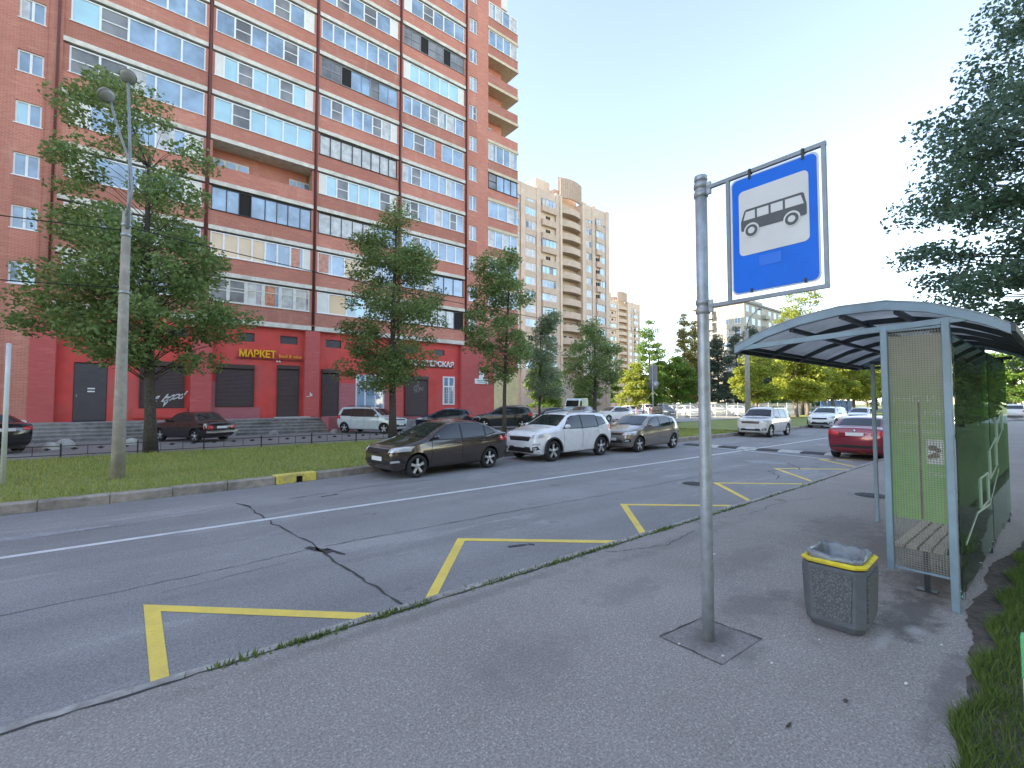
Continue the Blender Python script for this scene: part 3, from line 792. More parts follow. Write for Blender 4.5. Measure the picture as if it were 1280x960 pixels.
# arched ribs
def rib(x, w, h, m, name='roof_rib', ext=0, dz=0):
    mb = MB(); vs = []; n = len(arc)
    for (y, z) in arc:
        for (dx, d) in ((-w/2, dz),(w/2, dz),(w/2, dz-h),(-w/2, dz-h)): vs.append((x+dx, y+oy, z+d))
    fs = [(i*4+k, i*4+(k+1) % 4, i*4+4+(k+1) % 4, i*4+4+k) for i in range(n-1) for k in range(4)] + [(0,3,2,1),((n-1)*4,(n-1)*4+1,(n-1)*4+2,(n-1)*4+3)]
    mb.add(vs, fs); mb.build(name, m, t, fixn=True)
rib(.0, .07, .085, MT['shelter'], 'end_arch', dz=.012)
for x in (1.0, 2.05, 3.1, 4.1): rib(x, .05, .06, MT['shelter_dark'], dz=-.016)
rib(L - .03, .07, .085, MT['shelter'], 'end_arch', dz=.012)
for (y, dz) in ((2.58,-.05),(2.05,-.08),(1.56,-.08),(1.1,-.08)):
    mb = MB(); z = arcz(y) + dz; mb.box(.04, L-.08, y+oy-.022, y+oy+.022, z-.022, z+.022); mb.build('purlin', MT['shelter_dark'], t)
mb = MB(); mb.bar((0.0,2.60+oy,2.575),(0.0,.60+oy,2.665),.05,.055); mb.build('tie_beam', MT['shelter'], t)
mb = MB(); mb.bar((L-.03,2.60+oy,2.555),(L-.03,.62+oy,2.62),.04,.05); mb.build('tie_beam', MT['shelter_dark'], t)
mb = MB(); mb.box(3.36,3.40,.0,1.34,2.50,2.56); mb.build('tie_beam', MT['shelter_dark'], t)
mb = MB(); mb.box(-.03,L,2.66+oy,2.70+oy,2.52,2.60); mb.build('front_gutter', MT['shelter_dark'], t, bevel=.008)
mb = MB(); mb.box(-.03,L,.30+oy,.35+oy,2.50,2.58); mb.build('rear_gutter', MT['shelter_dark'], t, bevel=.008)
mb = MB(); vs = []; n = len(arc)
for x in (-.045, L + .02):
    for (y, z) in arc: vs.append((x, y+oy, z + .0175))
mb.add(vs, [(i, i+1, n+i+1, n+i) for i in range(n-1)], 0, True); o = mb.build('roof_sheet', MT['roofsheet'], t)
sm = o.modifiers.new('thick', 'SOLIDIFY'); sm.thickness = .006; sm.offset = 1
# perforated end panel
mb = MB(); z0, z1, y0, y1 = .30, 2.60, .032, .426
ny = int((y1-y0)/.0205); nz = int((z1-z0)/.0215)
for i in range(ny + 1):
    y = y0 + (y1-y0)*i/ny; mb.box(-.0015,.0015,y-.0022,y+.0022,z0,z1)
for i in range(nz + 1):
    z = z0 + (z1-z0)*i/nz; mb.box(-.0032,-.0017,y0,y1,z-.0024,z+.0024)
mb.build('perforated_panel', MT['mesh_metal'], t)
for ze in (.285, 2.6):
    mb = MB(); mb.box(-.012,.012,.03,.428,ze,ze+.018); mb.build('panel_edge', MT['shelter'], t)
# faded poster pinned behind the perforated panel
m, b, tt = base_mat('faded green poster', (.2,.4,.12), .6)
g = tt.new('ShaderNodeNewGeometry'); sx = tt.new('ShaderNodeSeparateXYZ'); tt.l.new(g.outputs['Position'], sx.inputs[0])
n1 = tt.noise(g.outputs['Position'], 5, 6, .7); n2 = tt.noise(g.outputs['Position'], 26, 3, .6)
zz = tt.new('ShaderNodeMath', operation='MULTIPLY_ADD'); tt.l.new(n1, zz.inputs[0]); zz.inputs[1].default_value = .7; tt.l.new(sx.outputs[2], zz.inputs[2])
mr = tt.new('ShaderNodeMapRange'); tt.l.new(zz.outputs[0], mr.inputs[0]); mr.inputs[1].default_value = .9; mr.inputs[2].default_value = 3.0
c = tt.ramp(mr.outputs[0], [(.0,(.25,.52,.12)),(.38,(.23,.47,.13)),(.62,(.30,.40,.16)),(.82,(.42,.40,.27)),(1,(.40,.37,.28))])
c = tt.mix(tt.ramp(n2, [(.5,(0,0,0)),(.75,(.5,.5,.5))]), c, (.34,.33,.24)); tt.l.new(c, b.inputs['Base Color'])
mb = MB(); mb.box(.012,.016,.03,.427,.78,2.55); poster = mb.build('poster', m, t)
MT['poster_ink'] = mat('pale poster print', (.52,.55,.42), .6); MT['poster_dark'] = mat('brown poster print', (.15,.10,.06), .6, var=.5, scale=30)
RX = (PI/2, 0, -PI/2)
for s, z, sz, wd, yy in (('ННС', 1.93, .085, .19, .30), ('И', 1.93, .085, .06, .12), ('НИИ', 1.80, .07, .14, .10), ('ННИИН', 1.70, .05, .19, .29), ('НК', 1.70, .05, .08, .12), ('НИИН', 1.62, .045, .16, .31), ('КИИИ', 1.62, .045, .14, .12), ('СКИ', 1.22, .05, .12, .10)):
    text_obj('poster_lettering', s, sz, MT['poster_ink'], poster, (.0105, yy, z), RX, wd, extrude=.0005)
mb = MB(); mb.box(.009,.0115,.045,.165,1.32,1.55); mb.build('emblem_square', mat('white emblem ground', (.6,.6,.55), .6, var=.2, scale=30), poster)
for (y, z, r) in ((.12,1.47,.028),(.085,1.45,.02),(.105,1.40,.026),(.14,1.385,.018)):
    mb = MB(); mb.add([(.008, y + a*1.25, z + b) for a, b in circ(0, 0, r, 12)], [tuple(range(12))]); mb.build('emblem_mark', MT['poster_dark'], poster)
mb = MB(); mb.box(.008,.0115,.205,.222,.79,1.9); mb.build('trunk_print', MT['poster_dark'], poster)
# rear glass wall with clips
MT['shelter_glass'] = clear_glass('green tinted shelter glass', (.80,.95,.82), .015, .11, (.50,.66,.54))
for (a, b_) in ((.05,2.55),(2.63,5.0)):
    mb = MB(); mb.box(a, b_, -.040, -.032, .13, 2.52); mb.build('glass_pane', MT['shelter_glass'], t)
for x in (.1, 1.3, 2.5, 2.7, 3.8, 4.9):
    mb = MB(); mb.box(x-.02,x+.02,-.052,.0,.10,.17); mb.build('glass_clip', MT['chrome'], t)
mb = MB(); mb.box(.04,L-.1,.0,.045,2.53,2.575); mb.build('head_rail', MT['shelter_dark'], t)
# white outline stickers on the glass
MT['outline'] = mat('white outline film', (.52,.62,.50), .5)
def outline(pts, closed=True):
    mb = MB(); P3 = [Vector((x, -.0435, z)) for x, z in pts]
    seq = list(zip(P3, P3[1:] + ([P3[0]] if closed else [])))
    if not closed: seq = seq[:len(P3)-1]
    for a, b_ in seq: mb.bar(a, b_, .003, .022)
    mb.build('window_sticker', MT['outline'], t)
outline([(1.5,.72),(2.2,.72),(2.2,1.05),(1.5,1.05)]); outline([(2.45,.95),(3.2,1.05),(3.2,1.42),(2.45,1.3)]); outline([(3.35,1.35),(4.1,1.5),(4.1,1.75),(3.35,1.62)])
outline([(.35,.55),(1.2,.72),(2.3,.66),(3.4,.98)], False)
# bench along the rear wall
for k in range(4):
    mb = MB(); y = .09 + k * .10; mb.box(.18, 4.6, y, y + .082, .445, .475); mb.build('seat_slat', MT['bench'], t, bevel=.004)
for k in range(2):
    mb = MB(); z = .56 + k * .12; mb.box(.18, 4.6, .045, .065, z, z + .085); mb.build('back_slat', MT['bench'], t, bevel=.004)
for x in (.42, 2.3, 4.2):
    mb = MB(); mb.box(x-.02,x+.02,.24,.28,.0,.40); mb.box(x-.02,x+.02,.07,.49,.40,.443); mb.box(x-.05,x+.05,.18,.34,0,.012); mb.build('bench_leg', MT['shelter_dark'], t)

# ------------------------------------------------------------------ marker post in the grass, white pole, lamp posts, road sign
t = empty('marker_post', (3.28, .168, 0), 0, 'short post painted green and white at the grass edge', 'post')
mb = MB(); mb.box(-.03,.03,-.03,.03,-.05,.66); mb.build('shaft', MT['whitepole'], t, bevel=.006)
mb = MB(); mb.box(-.033,.033,-.033,.033,.60,.80); mb.build('painted_top', MT['greenpole'], t, bevel=.006)
t = empty('white_pole', (-2.42, 15.35, .03), 0, 'slim white painted pole standing in the grass verge at left', 'pole')
mb = MB(); mb.tube([(0,0,-.03),(0,0,3.2)], [.046,.042], 14); mb.build('shaft', MT['whitepole'], t)
mb = MB(); mb.lathe([(.001,3.23),(.046,3.215),(.046,3.19)], n=14); mb.build('cap', MT['whitepole'], t)

def lamp_head(parent, loc, tilt, m=None):
    """round bell luminaire seen from below; the local -z axis looks down"""
    h = MB(); h.lathe([(.03,.21),(.05,.20),(.07,.13),(.145,.08),(.178,.0),(.178,-.03),(.165,-.03)], n=22)
    o = h.build('lamp_housing', MT['lampgrey'], parent, loc); o.rotation_euler = tilt
    g = MB(); g.lathe([(.164,-.028),(.14,-.055),(.08,-.08),(.001,-.09)], n=22); go = g.build('lamp_glass', MT['lampglass'], o)
    return o
t = empty('street_lamp', (-.43, 14.83, .03), 0, 'tall weathered concrete lamp post with two round lamps beside the big tree', 'street lamp')
mb = MB(); mb.tube([(0,0,-.05),(0,0,1.2),(0,0,3.6),(0,0,6.65)], [.15,.132,.108,.088], 12); mb.build('concrete_shaft', MT['conc_pole'], t)
for z in (6.3, 6.05, 4.6):
    mb = MB(); mb.lathe([(.088+.0066*(6.65-z),z-.03),(.106+.0066*(6.65-z),z-.03),(.106+.0066*(6.65-z),z+.03),(.088+.0066*(6.65-z),z+.03)], n=14); mb.build('steel_band', MT['galv'], t)
mb = MB(); mb.tube([(.02,-.10,6.2),(.04,-.10,7.0),(.02,-.06,8.2),(-.06,-.04,10.0)], [.045,.04,.035,.03], 10); mb.build('lamp_arm', MT['galv_dull'], t)
mb = MB(); mb.tube([(.0,-.12,6.5),(.09,-.14,7.2),(.05,-.16,7.8),(-.15,-.2,8.4),(-.30,-.25,8.9),(-.36,-.28,9.2)], [.035,.03,.028,.026,.026,.026], 10); mb.build('lamp_arm', MT['galv_dull'], t)
lamp_head(t, (-.06,-.12,10.05), (rad(-40), rad(8), 0)); lamp_head(t, (-.44,-.36,9.27), (rad(-30), rad(-25), 0))
t = empty('street_lamp', (43.3, 19.0, .03), 0, 'distant dark lamp post rising from the verge behind the parked white car', 'street lamp')
mb = MB(); mb.tube([(0,0,-.05),(0,0,8.6)], [.26,.17], 10); mb.build('concrete_shaft', MT['conc_pole'], t)
mb = MB(); mb.tube([(0,0,8.5),(-.1,-.3,9.6),(-.3,-1.2,10.3)], [.06,.05,.05], 8); mb.build('lamp_arm', MT['galv_dull'], t)
lamp_head(t, (-.32,-1.35,10.25), (0,0,0))
t = empty('road_sign', (24.3, 16.3, .03), rad(4), 'grey backs of a round and a square road sign on one thin post', 'road sign')
mb = MB(); mb.tube([(0,0,-.03),(0,0,4.25)], [.035,.035], 10); mb.build('post', MT['galv'], t)
mb = MB(); 
o = None
mb.box(.04,.052,-.28,.28,3.25,4.15); mb.build('square_plate', MT['alu'], t)
mb = MB(); mb.lathe([(.001,.058),(.36,.058),(.36,.07),(.001,.07)], (0,0,2.95), 26, 'x'); mb.build('round_plate', MT['alu'], t)

# overhead wires
def wire(name, a, b, sag, label, r=.012):
    mb = MB(); a = Vector(a); b = Vector(b); pts = []
    for i in range(25):
        f = i / 24; p = a.lerp(b, f); p.z -= sag * 4 * f * (1 - f); pts.append(p)
    mb.tube(pts, r, 5); o = mb.build(name, MT['wire'], None); tag(o, label, 'cable')
wire('overhead_cable', (-.43,14.83,6.3), (43.3,19,8.3), 1.1, 'thin black cable sagging from the concrete lamp post to the distant lamp', .014)
wire('overhead_cable', (-.43,14.83,6.2), (-22,14.4,6.9), .7, 'black cable running left from the upper band of the lamp post', .013)
wire('overhead_cable', (-.43,14.83,4.75), (-22,15,5.4), .6, 'lower black cable running left from the lamp post', .013)
wire('overhead_cable', (43.3,19,8.4), (120,24,9.5), 1.2, 'far cable leading on from the distant lamp post', .02)

# ------------------------------------------------------------------ low iron fence along the verge, one thing per section
def fence_section(w):
    r = empty('low_fence', (0,0,0)); 
    mb = MB(); mb.box(-.022,.022,-.022,.022,-.05,.52); mb.build('post', MT['blackmetal'], r)
    mb = MB(); mb.box(.022,w-.022,-.012,.012,.42,.445); mb.build('rail', MT['blackmetal'], r)
    mb = MB(); mb.box(.022,w-.022,-.012,.012,.12,.142); mb.build('rail', MT['blackmetal'], r)
    for k in (1, 2):
        mb = MB(); x = w * k / 3; mb.box(x-.009,x+.009,-.009,.009,.142,.42); mb.build('baluster', MT['blackmetal'], r)
    for k in range(3):
        x = w * (k + .5) / 3; mb = MB(); mb.add([(x-.11,0,.33),(x,-.01,.38),(x+.11,0,.33),(x,-.01,.29),(x-.11,.012,.33),(x,.012,.38),(x+.11,.012,.33),(x,.012,.29)],
            [(0,3,2,1),(4,5,6,7),(0,1,5,4),(1,2,6,5),(2,3,7,6),(3,0,4,7)]); mb.build('ornament', MT['blackmetal'], r)
    return r
FW = 2.0; proto = None
fl = ['leftmost in view, before the dark car', 'second from left beside the white pole', 'left of the lamp post', 'directly behind the lamp post', 'behind the big tree trunk',
      'below the black old sedan', 'just right of the black old sedan', 'below the brown roller shutter', 'below the brown shop door', 'below the right end of the stairs',
      'left of the pale blue wagon', 'below the pale blue wagon', 'behind the slanting linden trunk', 'right of the slanting linden trunk', 'behind the brown sedan', 'left of the third tree', 'behind the white crossover']
for i in range(17):
    x = -6.1 + i * FW
    y = 21.5 + (.0 if x < 14 else 0)
    o = fence_section(FW) if proto is None else dup(proto)
    if proto is None: proto = o
    o.location = (x, y, .0)
    tag(o, 'low black iron fence section ' + fl[i], 'fence', 'low iron fence sections along the verge')

# ------------------------------------------------------------------ red brick apartment building
FY = 33.4
BX = (-4.05, 2.75, 9.12, 15.5, 21.8)          # bay lines with the downpipes
ZB = lambda k: 7.1 + 2.855 * k                # floor band (mid height)
bld = empty('apartment_building', (10, FY, 0), 0, 'tall red brick apartment tower with glazed loggias above red painted shops', 'building')
OX, OY = -10, -FY
def part(name, mb, m, parent=None, **k):
    o = mb.build(name, m, parent or bld, **k)
    return o
def L3(mb):   # shift world coordinates into the building's frame
    mb.v = [(x + OX, y + OY, z) for x, y, z in mb.v]; return mb
TOP = 46.0
wall = MB()
# plain wall at left with a column of window openings
lw = [(8.46,1.15),(11.3,1.2),(14.02,1.2),(16.72,1.2),(19.41,1.15),(22.2,1.15),(25.0,1.15)]
WL0, WL1 = -5.42, -4.46
wall.box(-76, WL0, FY, FY+.4, 0, TOP); wall.box(WL1, -4.3, FY, FY+.4, 0, TOP)
zz = 0
for (zc, h) in lw:
    wall.box(WL0, WL1, FY, FY+.4, zz, zc - h/2); zz = zc + h/2
wall.box(WL0, WL1, FY, FY+.4, zz, TOP)
wall.box(-4.3, -3.78, FY-.10, FY+.4, 7.0, TOP)               # corner pier
# bays: parapets and piers
for b in range(4):
    x0, x1 = BX[b], BX[b+1]
    if b == 0: x0 = -3.78
    for k in range(0, 13):
        z = ZB(k)
        if not (b == 2 and k == 99):
            wall.box(x0, x1, FY, FY+.22, z + .12, z + 1.10)
        pier = .24
        wall.box(x0, x0 + pier, FY, FY+.22, z + 1.10, z + 2.60); wall.box(x1 - pier, x1, FY, FY+.22, z + 1.10, z + 2.60)
    wall.box(x0, x1, FY, FY+.4, ZB(13) - .2, TOP)
# stair strip with narrow windows
nwx = (22.12, 22.95); nwz = [17.0, 19.72, 22.42, 25.16, 28.04, 30.7, 33.3, 36.12, 39.0, 14.3, 11.55, 8.9]
nwz.sort()
wall.box(21.8, nwx[0], FY, FY+.4, 7.0, TOP); wall.box(nwx[1], 24.2, FY, FY+.4, 7.0, TOP)
zz = 7.0
for zc in nwz:
    wall.box(nwx[0], nwx[1], FY, FY+.4, zz, zc - .67); zz = zc + .67
wall.box(nwx[0], nwx[1], FY, FY+.4, zz, TOP)
# corner with the balconies: the wall steps in behind them
SL = [9.7, 12.45, 15.2, 17.92, 20.62, 23.29, 26.1, 28.84, 31.47, 34.24, 36.93]
CXW = 26.55
wall.box(24.2, CXW, FY+1.1, FY+1.5, 7.0, 44); wall.box(24.0, 24.2, FY+.4, FY+1.5, 7, 44)
wall.box(CXW-.3, CXW, FY+1.5, FY+13, 7.0, 44)
wall.box(24.2, 27.75, FY, FY+1.5, 7.0, 9.55)
for i, z in enumerate(SL):
    wall.box(24.2, 27.75, FY, FY+.18, z+.12, z+1.02); wall.box(27.57, 27.75, FY+.18, FY+3.2, z+.12, z+1.02)
part('brick_wall', L3(wall), MT['brick'])
core = MB(); core.box(-75.8, 24.0, FY+1.45, FY+13.5, 0.9, TOP-.5); part('inner_core', L3(core), MT['soffit'])
mb = MB(); mb.box(24.6, 27.4, FY+1.2, FY+4, 41.0, 43.5); part('roof_parapet', L3(mb), MT['panelwhite'])
# floor bands and the thin party walls between the loggias
for k in range(0, 13):
    mb = MB(); z = ZB(k); h = .15 if k else .2
    for b in range(4):
        x0, x1 = (BX[b] + .12 if b else -3.78), BX[b+1] - .12
        mb.box(x0, x1, FY-.07, FY+1.44, z - h, z + .11)
    part('floor_band', L3(mb), MT['ledge'])
mb = MB()
for b in range(5):
    x = BX[b]; mb.box(x-.115, x+.115, FY+.23, FY+1.44, 7.32, TOP-.6)
part('party_wall', L3(mb), MT['soffit'])
for x in BX[1:]:
    mb = MB(); mb.tube([(x, FY-.09, 7.3), (x, FY-.09, 44)], .055, 10); mb.box(x-.1, x+.1, FY-.03, FY+.002, 7.3, 44)
    part('downpipe', L3(mb), MT['pipe'])
mb = MB(); mb.tube([(-3.95, FY-.16, 7.3), (-3.95, FY-.16, 44)], .055, 10); part('downpipe', L3(mb), MT['pipe'])

FR = {'w': ('pvc', .075, .10), 'T': ('woodwhite', .09, .20), 'd': ('darkframe', .05, .05), 'a': ('alu', .05, .045), 'k': ('darkframe', .06, .06)}
def glazing(name, x0, x1, z0, z1, code, parent=bld, y=FY + .09, transom=True, seed=0):
    """one glazed loggia front: a frame with mullions and the panes as its sub-part"""
    st, panes = code.split(':')
    m, e, mu = FR[st]
    n = len(panes); rn = random.Random(seed)
    ws = [(.62 if p == 'P' else rn.uniform(.9, 1.1)) for p in panes]; tot = sum(ws)
    xs = [x0]
    for w_ in ws: xs.append(xs[-1] + (x1 - x0) * w_ / tot)
    fr = MB(); gl = MB(); pl = []
    fr.box(x0, x1, y-.045, y+.035, z0, z0+e); fr.box(x0, x1, y-.045, y+.035, z1-e, z1)
    fr.box(x0-.05, x1+.05, y-.16, y-.046, z0-.03, z0+.012)
    for i in range(n + 1):
        hw = mu / 2 if 0 < i < n else e
        a, b_ = (xs[i]-hw, xs[i]+hw) if 0 < i < n else ((x0, x0+e) if i == 0 else (x1-e, x1))
        fr.box(a, b_, y-.042, y+.032, z0+e, z1-e)
    mats = ['p_b','p_c','p_g','p_u','p_y','p_o','p_x']
    for i, p in enumerate(panes):
        a, b_ = xs[i], xs[i+1]
        if p == 'P':
            q_ = MB(); q_.box(a+.03, b_-.03, y-.025, y-.005, z0+e, z1-e); pl.append(q_); continue
        mi = {'b':0,'c':1,'g':2,'u':3,'y':4,'o':5,'x':6}[p]
        t_ = rn.uniform(-.012, .012); t2_ = rn.uniform(-.012, .012)
        if p == 'g':
            fr.box(a+.03, b_-.03, y-.035, y+.01, (z0+z1)/2-.03, (z0+z1)/2+.03)
        if p in 'uo' and st in 'wT':      # half drawn white curtain; orange panes are split alike
            c_ = a + (b_-a)*rn.uniform(.55,.9)
            gl.quad((a,y+.002+t_,z0+e),(c_,y+.002,z0+e),(c_,y+.002,z1-e),(a,y+.002+t_,z1-e), mi)
            gl.quad((c_,y+.002,z0+e),(b_,y+.002+t2_,z0+e),(b_,y+.002+t2_,z1-e),(c_,y+.002,z1-e), 0)
        else:
            gl.quad((a,y+.002+t_,z0+e),(b_,y+.002+t2_,z0+e),(b_,y+.002+t2_,z1-e),(a,y+.002+t_,z1-e), mi)
    if st == 'T': fr.box(x0, x1, y-.03, y+.02, z0+(z1-z0)*.62, z0+(z1-z0)*.62+.05)
    f = part(name, L3(fr), MT[m], parent)
    if gl.f: part('glass_pane', L3(gl), [MT[q] for q in mats], f)
    for q_ in pl: part('infill_panel', L3(q_), MT['panelwhite'], f)
    return f
LOG = {
 0: ['w:bubb','w:ybub','w:PbbP','w:PbbuP','w:ggubb','w:cgbbb','w:bbbbbb','w:ubbbbb'],
 1: ['T:gguoud','w:yyyybboP','d:bbxbbbbb','open','w:cgcccc','w:PcgccgcP','w:bgbbgb','w:bbbgbP','w:bbgb'],
 2: ['w:Pycbb','w:obyyub','d:uuuuubb','w:PcgcccgP','k:uuuuuuuu','w:bgbbbguP','a:ggxbbgbb','w:bbbbbbb','w:bgbgbP','w:bbbb'],
 3: ['d:uuuuuux','d:bbubbb','w:bgbbbbb','w:ugbbubgb','w:ugbbbub','two','w:bbbguub','w:PcccccP','a:ggxggxgg','w:Pbgbbb','w:bbbb'],
}
LOG[1][0] = 'T:gguouu'
for b in range(4):
    x0, x1 = (BX[b] if b else -3.9) + .26, BX[b+1] - .26
    if b == 0: x0 = -3.52
    for k, code in enumerate(LOG[b]):
        z0, z1 = ZB(k) + 1.10, ZB(k) + 2.60
        if code == 'open':
            zf = ZB(k) + .11
            r = MB(); r.box(x0, x1, FY+1.30, FY+1.42, zf, zf + 2.6); w_ = part('loggia_back_wall', L3(r), MT['brick'])
            for (a, c) in ((.10,.48),(3.9,5.1)):
                q = MB(); q.box(x0+a*1.2, x0+c*1.2+ (1.6 if a < 1 else 0), FY+1.24, FY+1.299, zf+1.05, zf+2.0); f = part('loggia_inner_window', L3(q), MT['woodwhite'], w_)
                wd = (x0+c*1.2+(1.6 if a < 1 else 0)) - (x0+a*1.2)
                for j in range(3):
                    g_ = MB(); xa = x0+a*1.2 + wd*(j+.12)/3; g_.box(xa, xa+wd*.25, FY+1.22, FY+1.239, zf+1.15, zf+1.9); part('glass_pane', L3(g_), MT['p_b'], f)
            continue
        if code == 'two':
            wq = MB(); wq.box(x0+2.95, x0+3.55, FY+.02, FY+.2, z0, z1)
            part('infill_brickwork', L3(wq), MT['brick'])
            glazing('loggia_window', x0, x0+2.95, z0, z1, 'w:bgb', seed=5); glazing('loggia_window', x0+3.55, x1, z0, z1, 'w:bb', seed=6); continue
        glazing('loggia_window', x0-.02, x1+.02, z0, z1, code, seed=b*20+k)
def window(x0, x1, z0, z1, panes, y=FY + .12):
    return glazing('window', x0, x1, z0, z1, 'w:' + panes, y=y)
for i, (zc, h) in enumerate(lw): window(WL0, WL1, zc-h/2, zc+h/2, ['bc','bb','bb','cb','bb','ub','ub'][i])
for i, zc in enumerate(nwz): window(nwx[0], nwx[1], zc-.67, zc+.67, ['ub','bb','bu','ub','bb','bb','ub','bg','ub','bb','ub','uu'][i % 12])
# corner balconies
MT['slabtan'] = mat('pale balcony slab', (.60,.50,.37), .9, var=.12, scale=2)
for i, z in enumerate(SL):
    mb = MB(); mb.box(24.12, 27.82, FY-.06, FY+1.09, z-.14, z+.118); mb.box(CXW+.01, 27.82, FY+1.1, FY+3.3, z-.14, z+.118); part('balcony_slab', L3(mb), MT['slabtan'])
    if i in (7, 9-1+100): continue
    if i in (6, 8): 
        q = MB(); q.box(24.5, 25.3, FY+1.04, FY+1.095, z+.9, z+2.0); f = part('balcony_door', L3(q), MT['woodwhite']); g_ = MB(); g_.box(24.58, 25.22, FY+1.02, FY+1.039, z+1.0, z+1.9); part('glass_pane', L3(g_), MT['p_b'], f)
        continue
    zt = (SL[i+1] if i + 1 < len(SL) else z + 2.72) - .14
    st = ['w:bbub','w:bbbb','w:ubub','w:bbu','d:gbbb','w:ubbu','w:ubbu','','w:bgu','w:bbbu','w:uubu'][i]
    glazing('balcony_glazing', 24.26, 27.72, z+1.02, zt, st, y=FY+.08, seed=70+i)
    s_ = MB(); s_.box(27.63, 27.70, FY+.16, FY+2.9, z+1.02, z+1.09); s_.box(27.63,27.70,FY+.16,FY+2.9,zt-.07,zt)
    for q in range(5): s_.box(27.63,27.70,FY+.16+q*.67,FY+.23+q*.67,z+1.09,zt-.07)
    s_.box(27.655,27.67,FY+.2,FY+2.86,z+1.09,zt-.07, 1)
    part('side_glazing', L3(s_), [MT['pvc'], MT['p_b']])
# ground floor: red painted shopfronts set back under the ledge
sh = MB(); GY = FY + .32
ops = [(-2.91,-1.56,.0,4.06),(-.18,1.92,1.60,4.30),(3.52,5.62,1.65,4.32),(6.97,8.36,.87,4.42),(4.75,5.6,5.85,6.42),(7.12,8.22,5.88,6.42),(9.85,11.05,.6,4.27),
       (12.3,14.55,.55,4.0),(16.25,18.32,.80,4.02),(19.72,20.88,1.70,4.10),(10.1,11.2,5.85,6.42),(16.3,17.4,5.85,6.42),(18.9,19.9,5.85,6.35),(-1.5,-.4,5.85,6.42),(1.0,2.0,5.85,6.42)]
xs = sorted({-4.3, 24.9} | {v for o_ in ops for v in o_[:2]})
for a, b_ in zip(xs, xs[1:]):
    cut = sorted([o_[2:] for o_ in ops if o_[0] <= a and o_[1] >= b_]); z = 0
    for (c, d) in cut:
        if c > z: sh.box(a, b_, GY, GY+.3, z, c)
        z = d
    sh.box(a, b_, GY, GY+.3, z, 6.9)
part('shop_wall', L3(sh), MT['shopred'])
sh = MB(); sh.box(-4.3, 24.9, GY+.31, GY+.4, 0, 6.9); part('dark_backing', L3(sh), MT['p_x'])
for i, (x0, x1) in enumerate(((-4.55,-3.6),(2.2,3.25),(8.66,9.6),(15.05,15.95),(21.4,24.9))):
    mb = MB(); mb.box(x0, x1, FY-.02, GY-.003, 0, 6.88); part('shop_pillar', L3(mb), MT['brick_pink'])
for (x0, x1, z1) in ((3.26,6.0,1.6),(11.07,12.28,3.3),(15.96,21.39,.79),(14.57,15.04,3.1),(3.26,3.5,3.2)):
    mb = MB(); mb.box(x0, x1, GY-.055 + (.004 if x1 == 3.5 else 0), GY-.002, 0, z1); part('worn_brick_base', L3(mb), MT['brick_dirty'])
mb = MB(); mb.box(24.91, 27.72, FY+.02, FY+1.4, 0, 4.7); mb.box(24.91,27.72,FY+.02,FY+1.4,4.7,4.8); part('cream_wall', L3(mb), MT['yellowwall'])
mb = MB(); mb.box(24.91, 27.72, FY+.02, FY+1.4, 4.81, 7.0); part('corner_brickwork', L3(mb), MT['brick_pink'])
mb = MB(); mb.box(27.0, 27.6, FY+1.4, FY+13, 0, 7.0); part('cream_wall', L3(mb), MT['yellowwall'])
mb = MB(); mb.box(.0-.45, 2.1, GY-.10, GY-.003, 1.0, 1.55); part('window_bench', L3(mb), MT['shopred'])
def shutter(x0, x1, z0, z1, m='shutter', name='roller_shutter'):
    mb = MB(); n = int((z1-z0-.25)/.085)
    for i in range(n):
        a = z0 + .085*i
        mb.add([(x0+.05,GY-.045,a),(x1-.05,GY-.045,a),(x1-.05,GY-.058,a+.0425),(x0+.05,GY-.058,a+.0425),(x1-.05,GY-.045,a+.085),(x0+.05,GY-.045,a+.085)], [(0,1,2,3),(3,2,4,5)])
    mb.box(x0, x1, GY-.16, GY-.02, z1-.26, z1); mb.box(x0, x0+.05, GY-.09, GY-.02, z0, z1-.26); mb.box(x1-.05, x1, GY-.09, GY-.02, z0, z1-.26); mb.box(x0, x1, GY-.10, GY-.02, z0-.04, z0)
    return part(name, L3(mb), MT[m])
sg = shutter(-.18,1.92,1.6,4.3); shutter(3.52,5.62,1.65,4.32); shutter(6.97,8.36,.9,4.42); shutter(9.85,11.05,.62,4.27); s3 = shutter(16.25,18.32,.84,4.02)
def scrawl(txt, x, z, size, parent, m, shear=.5, sp=.75):
    me = text_mesh(txt, size, .002, 0.012, shear, sp); me.materials.clear(); me.materials.append(m)
    rn = random.Random(3)
    for v in me.vertices: v.co.y += .05*math.sin(v.co.x*4.1) + .02*math.sin(v.co.x*11); v.co.x += .03*math.sin(v.co.y*9)
    o = link(bpy.data.objects.new('graffiti', me)); o.parent = parent; o.rotation_euler = (PI/2, rad(-8), 0); o.location = (x+OX, GY-.07+OY, z)
    return o
scrawl('bood', 1.32, 2.22, .62, sg, MT['graffiti'], .7); scrawl('ng', .52, 2.12, .5, sg, MT['graffiti'], .2); scrawl('V', .95, 1.8, .42, sg, MT['graffiti'], .6)
scrawl('YON', 17.4, 2.9, .45, s3, MT['graffiti_dim'], .2); scrawl('mn', 17.2, 3.2, .45, s3, MT['graffiti_dim'], .3)
mb = MB(); mb.box(8.75, 8.98, FY-.03, FY-.022, 2.28, 2.33); mb.box(8.98,9.15,FY-.03,FY-.022,2.33,2.5); mb.box(8.98,9.05,FY-.03,FY-.022,2.5,2.6); part('paint_smear', L3(mb), MT['graffiti'])
mb = MB(); mb.box(-2.89,-1.58,GY-.03,GY+.05,.9,4.0); d = part('steel_door', L3(mb), MT['greydoor'])
mb = MB(); mb.box(-2.35,-2.05,GY-.034,GY-.031,2.62,2.69); part('door_label', L3(mb), MT['sign_white'], d)
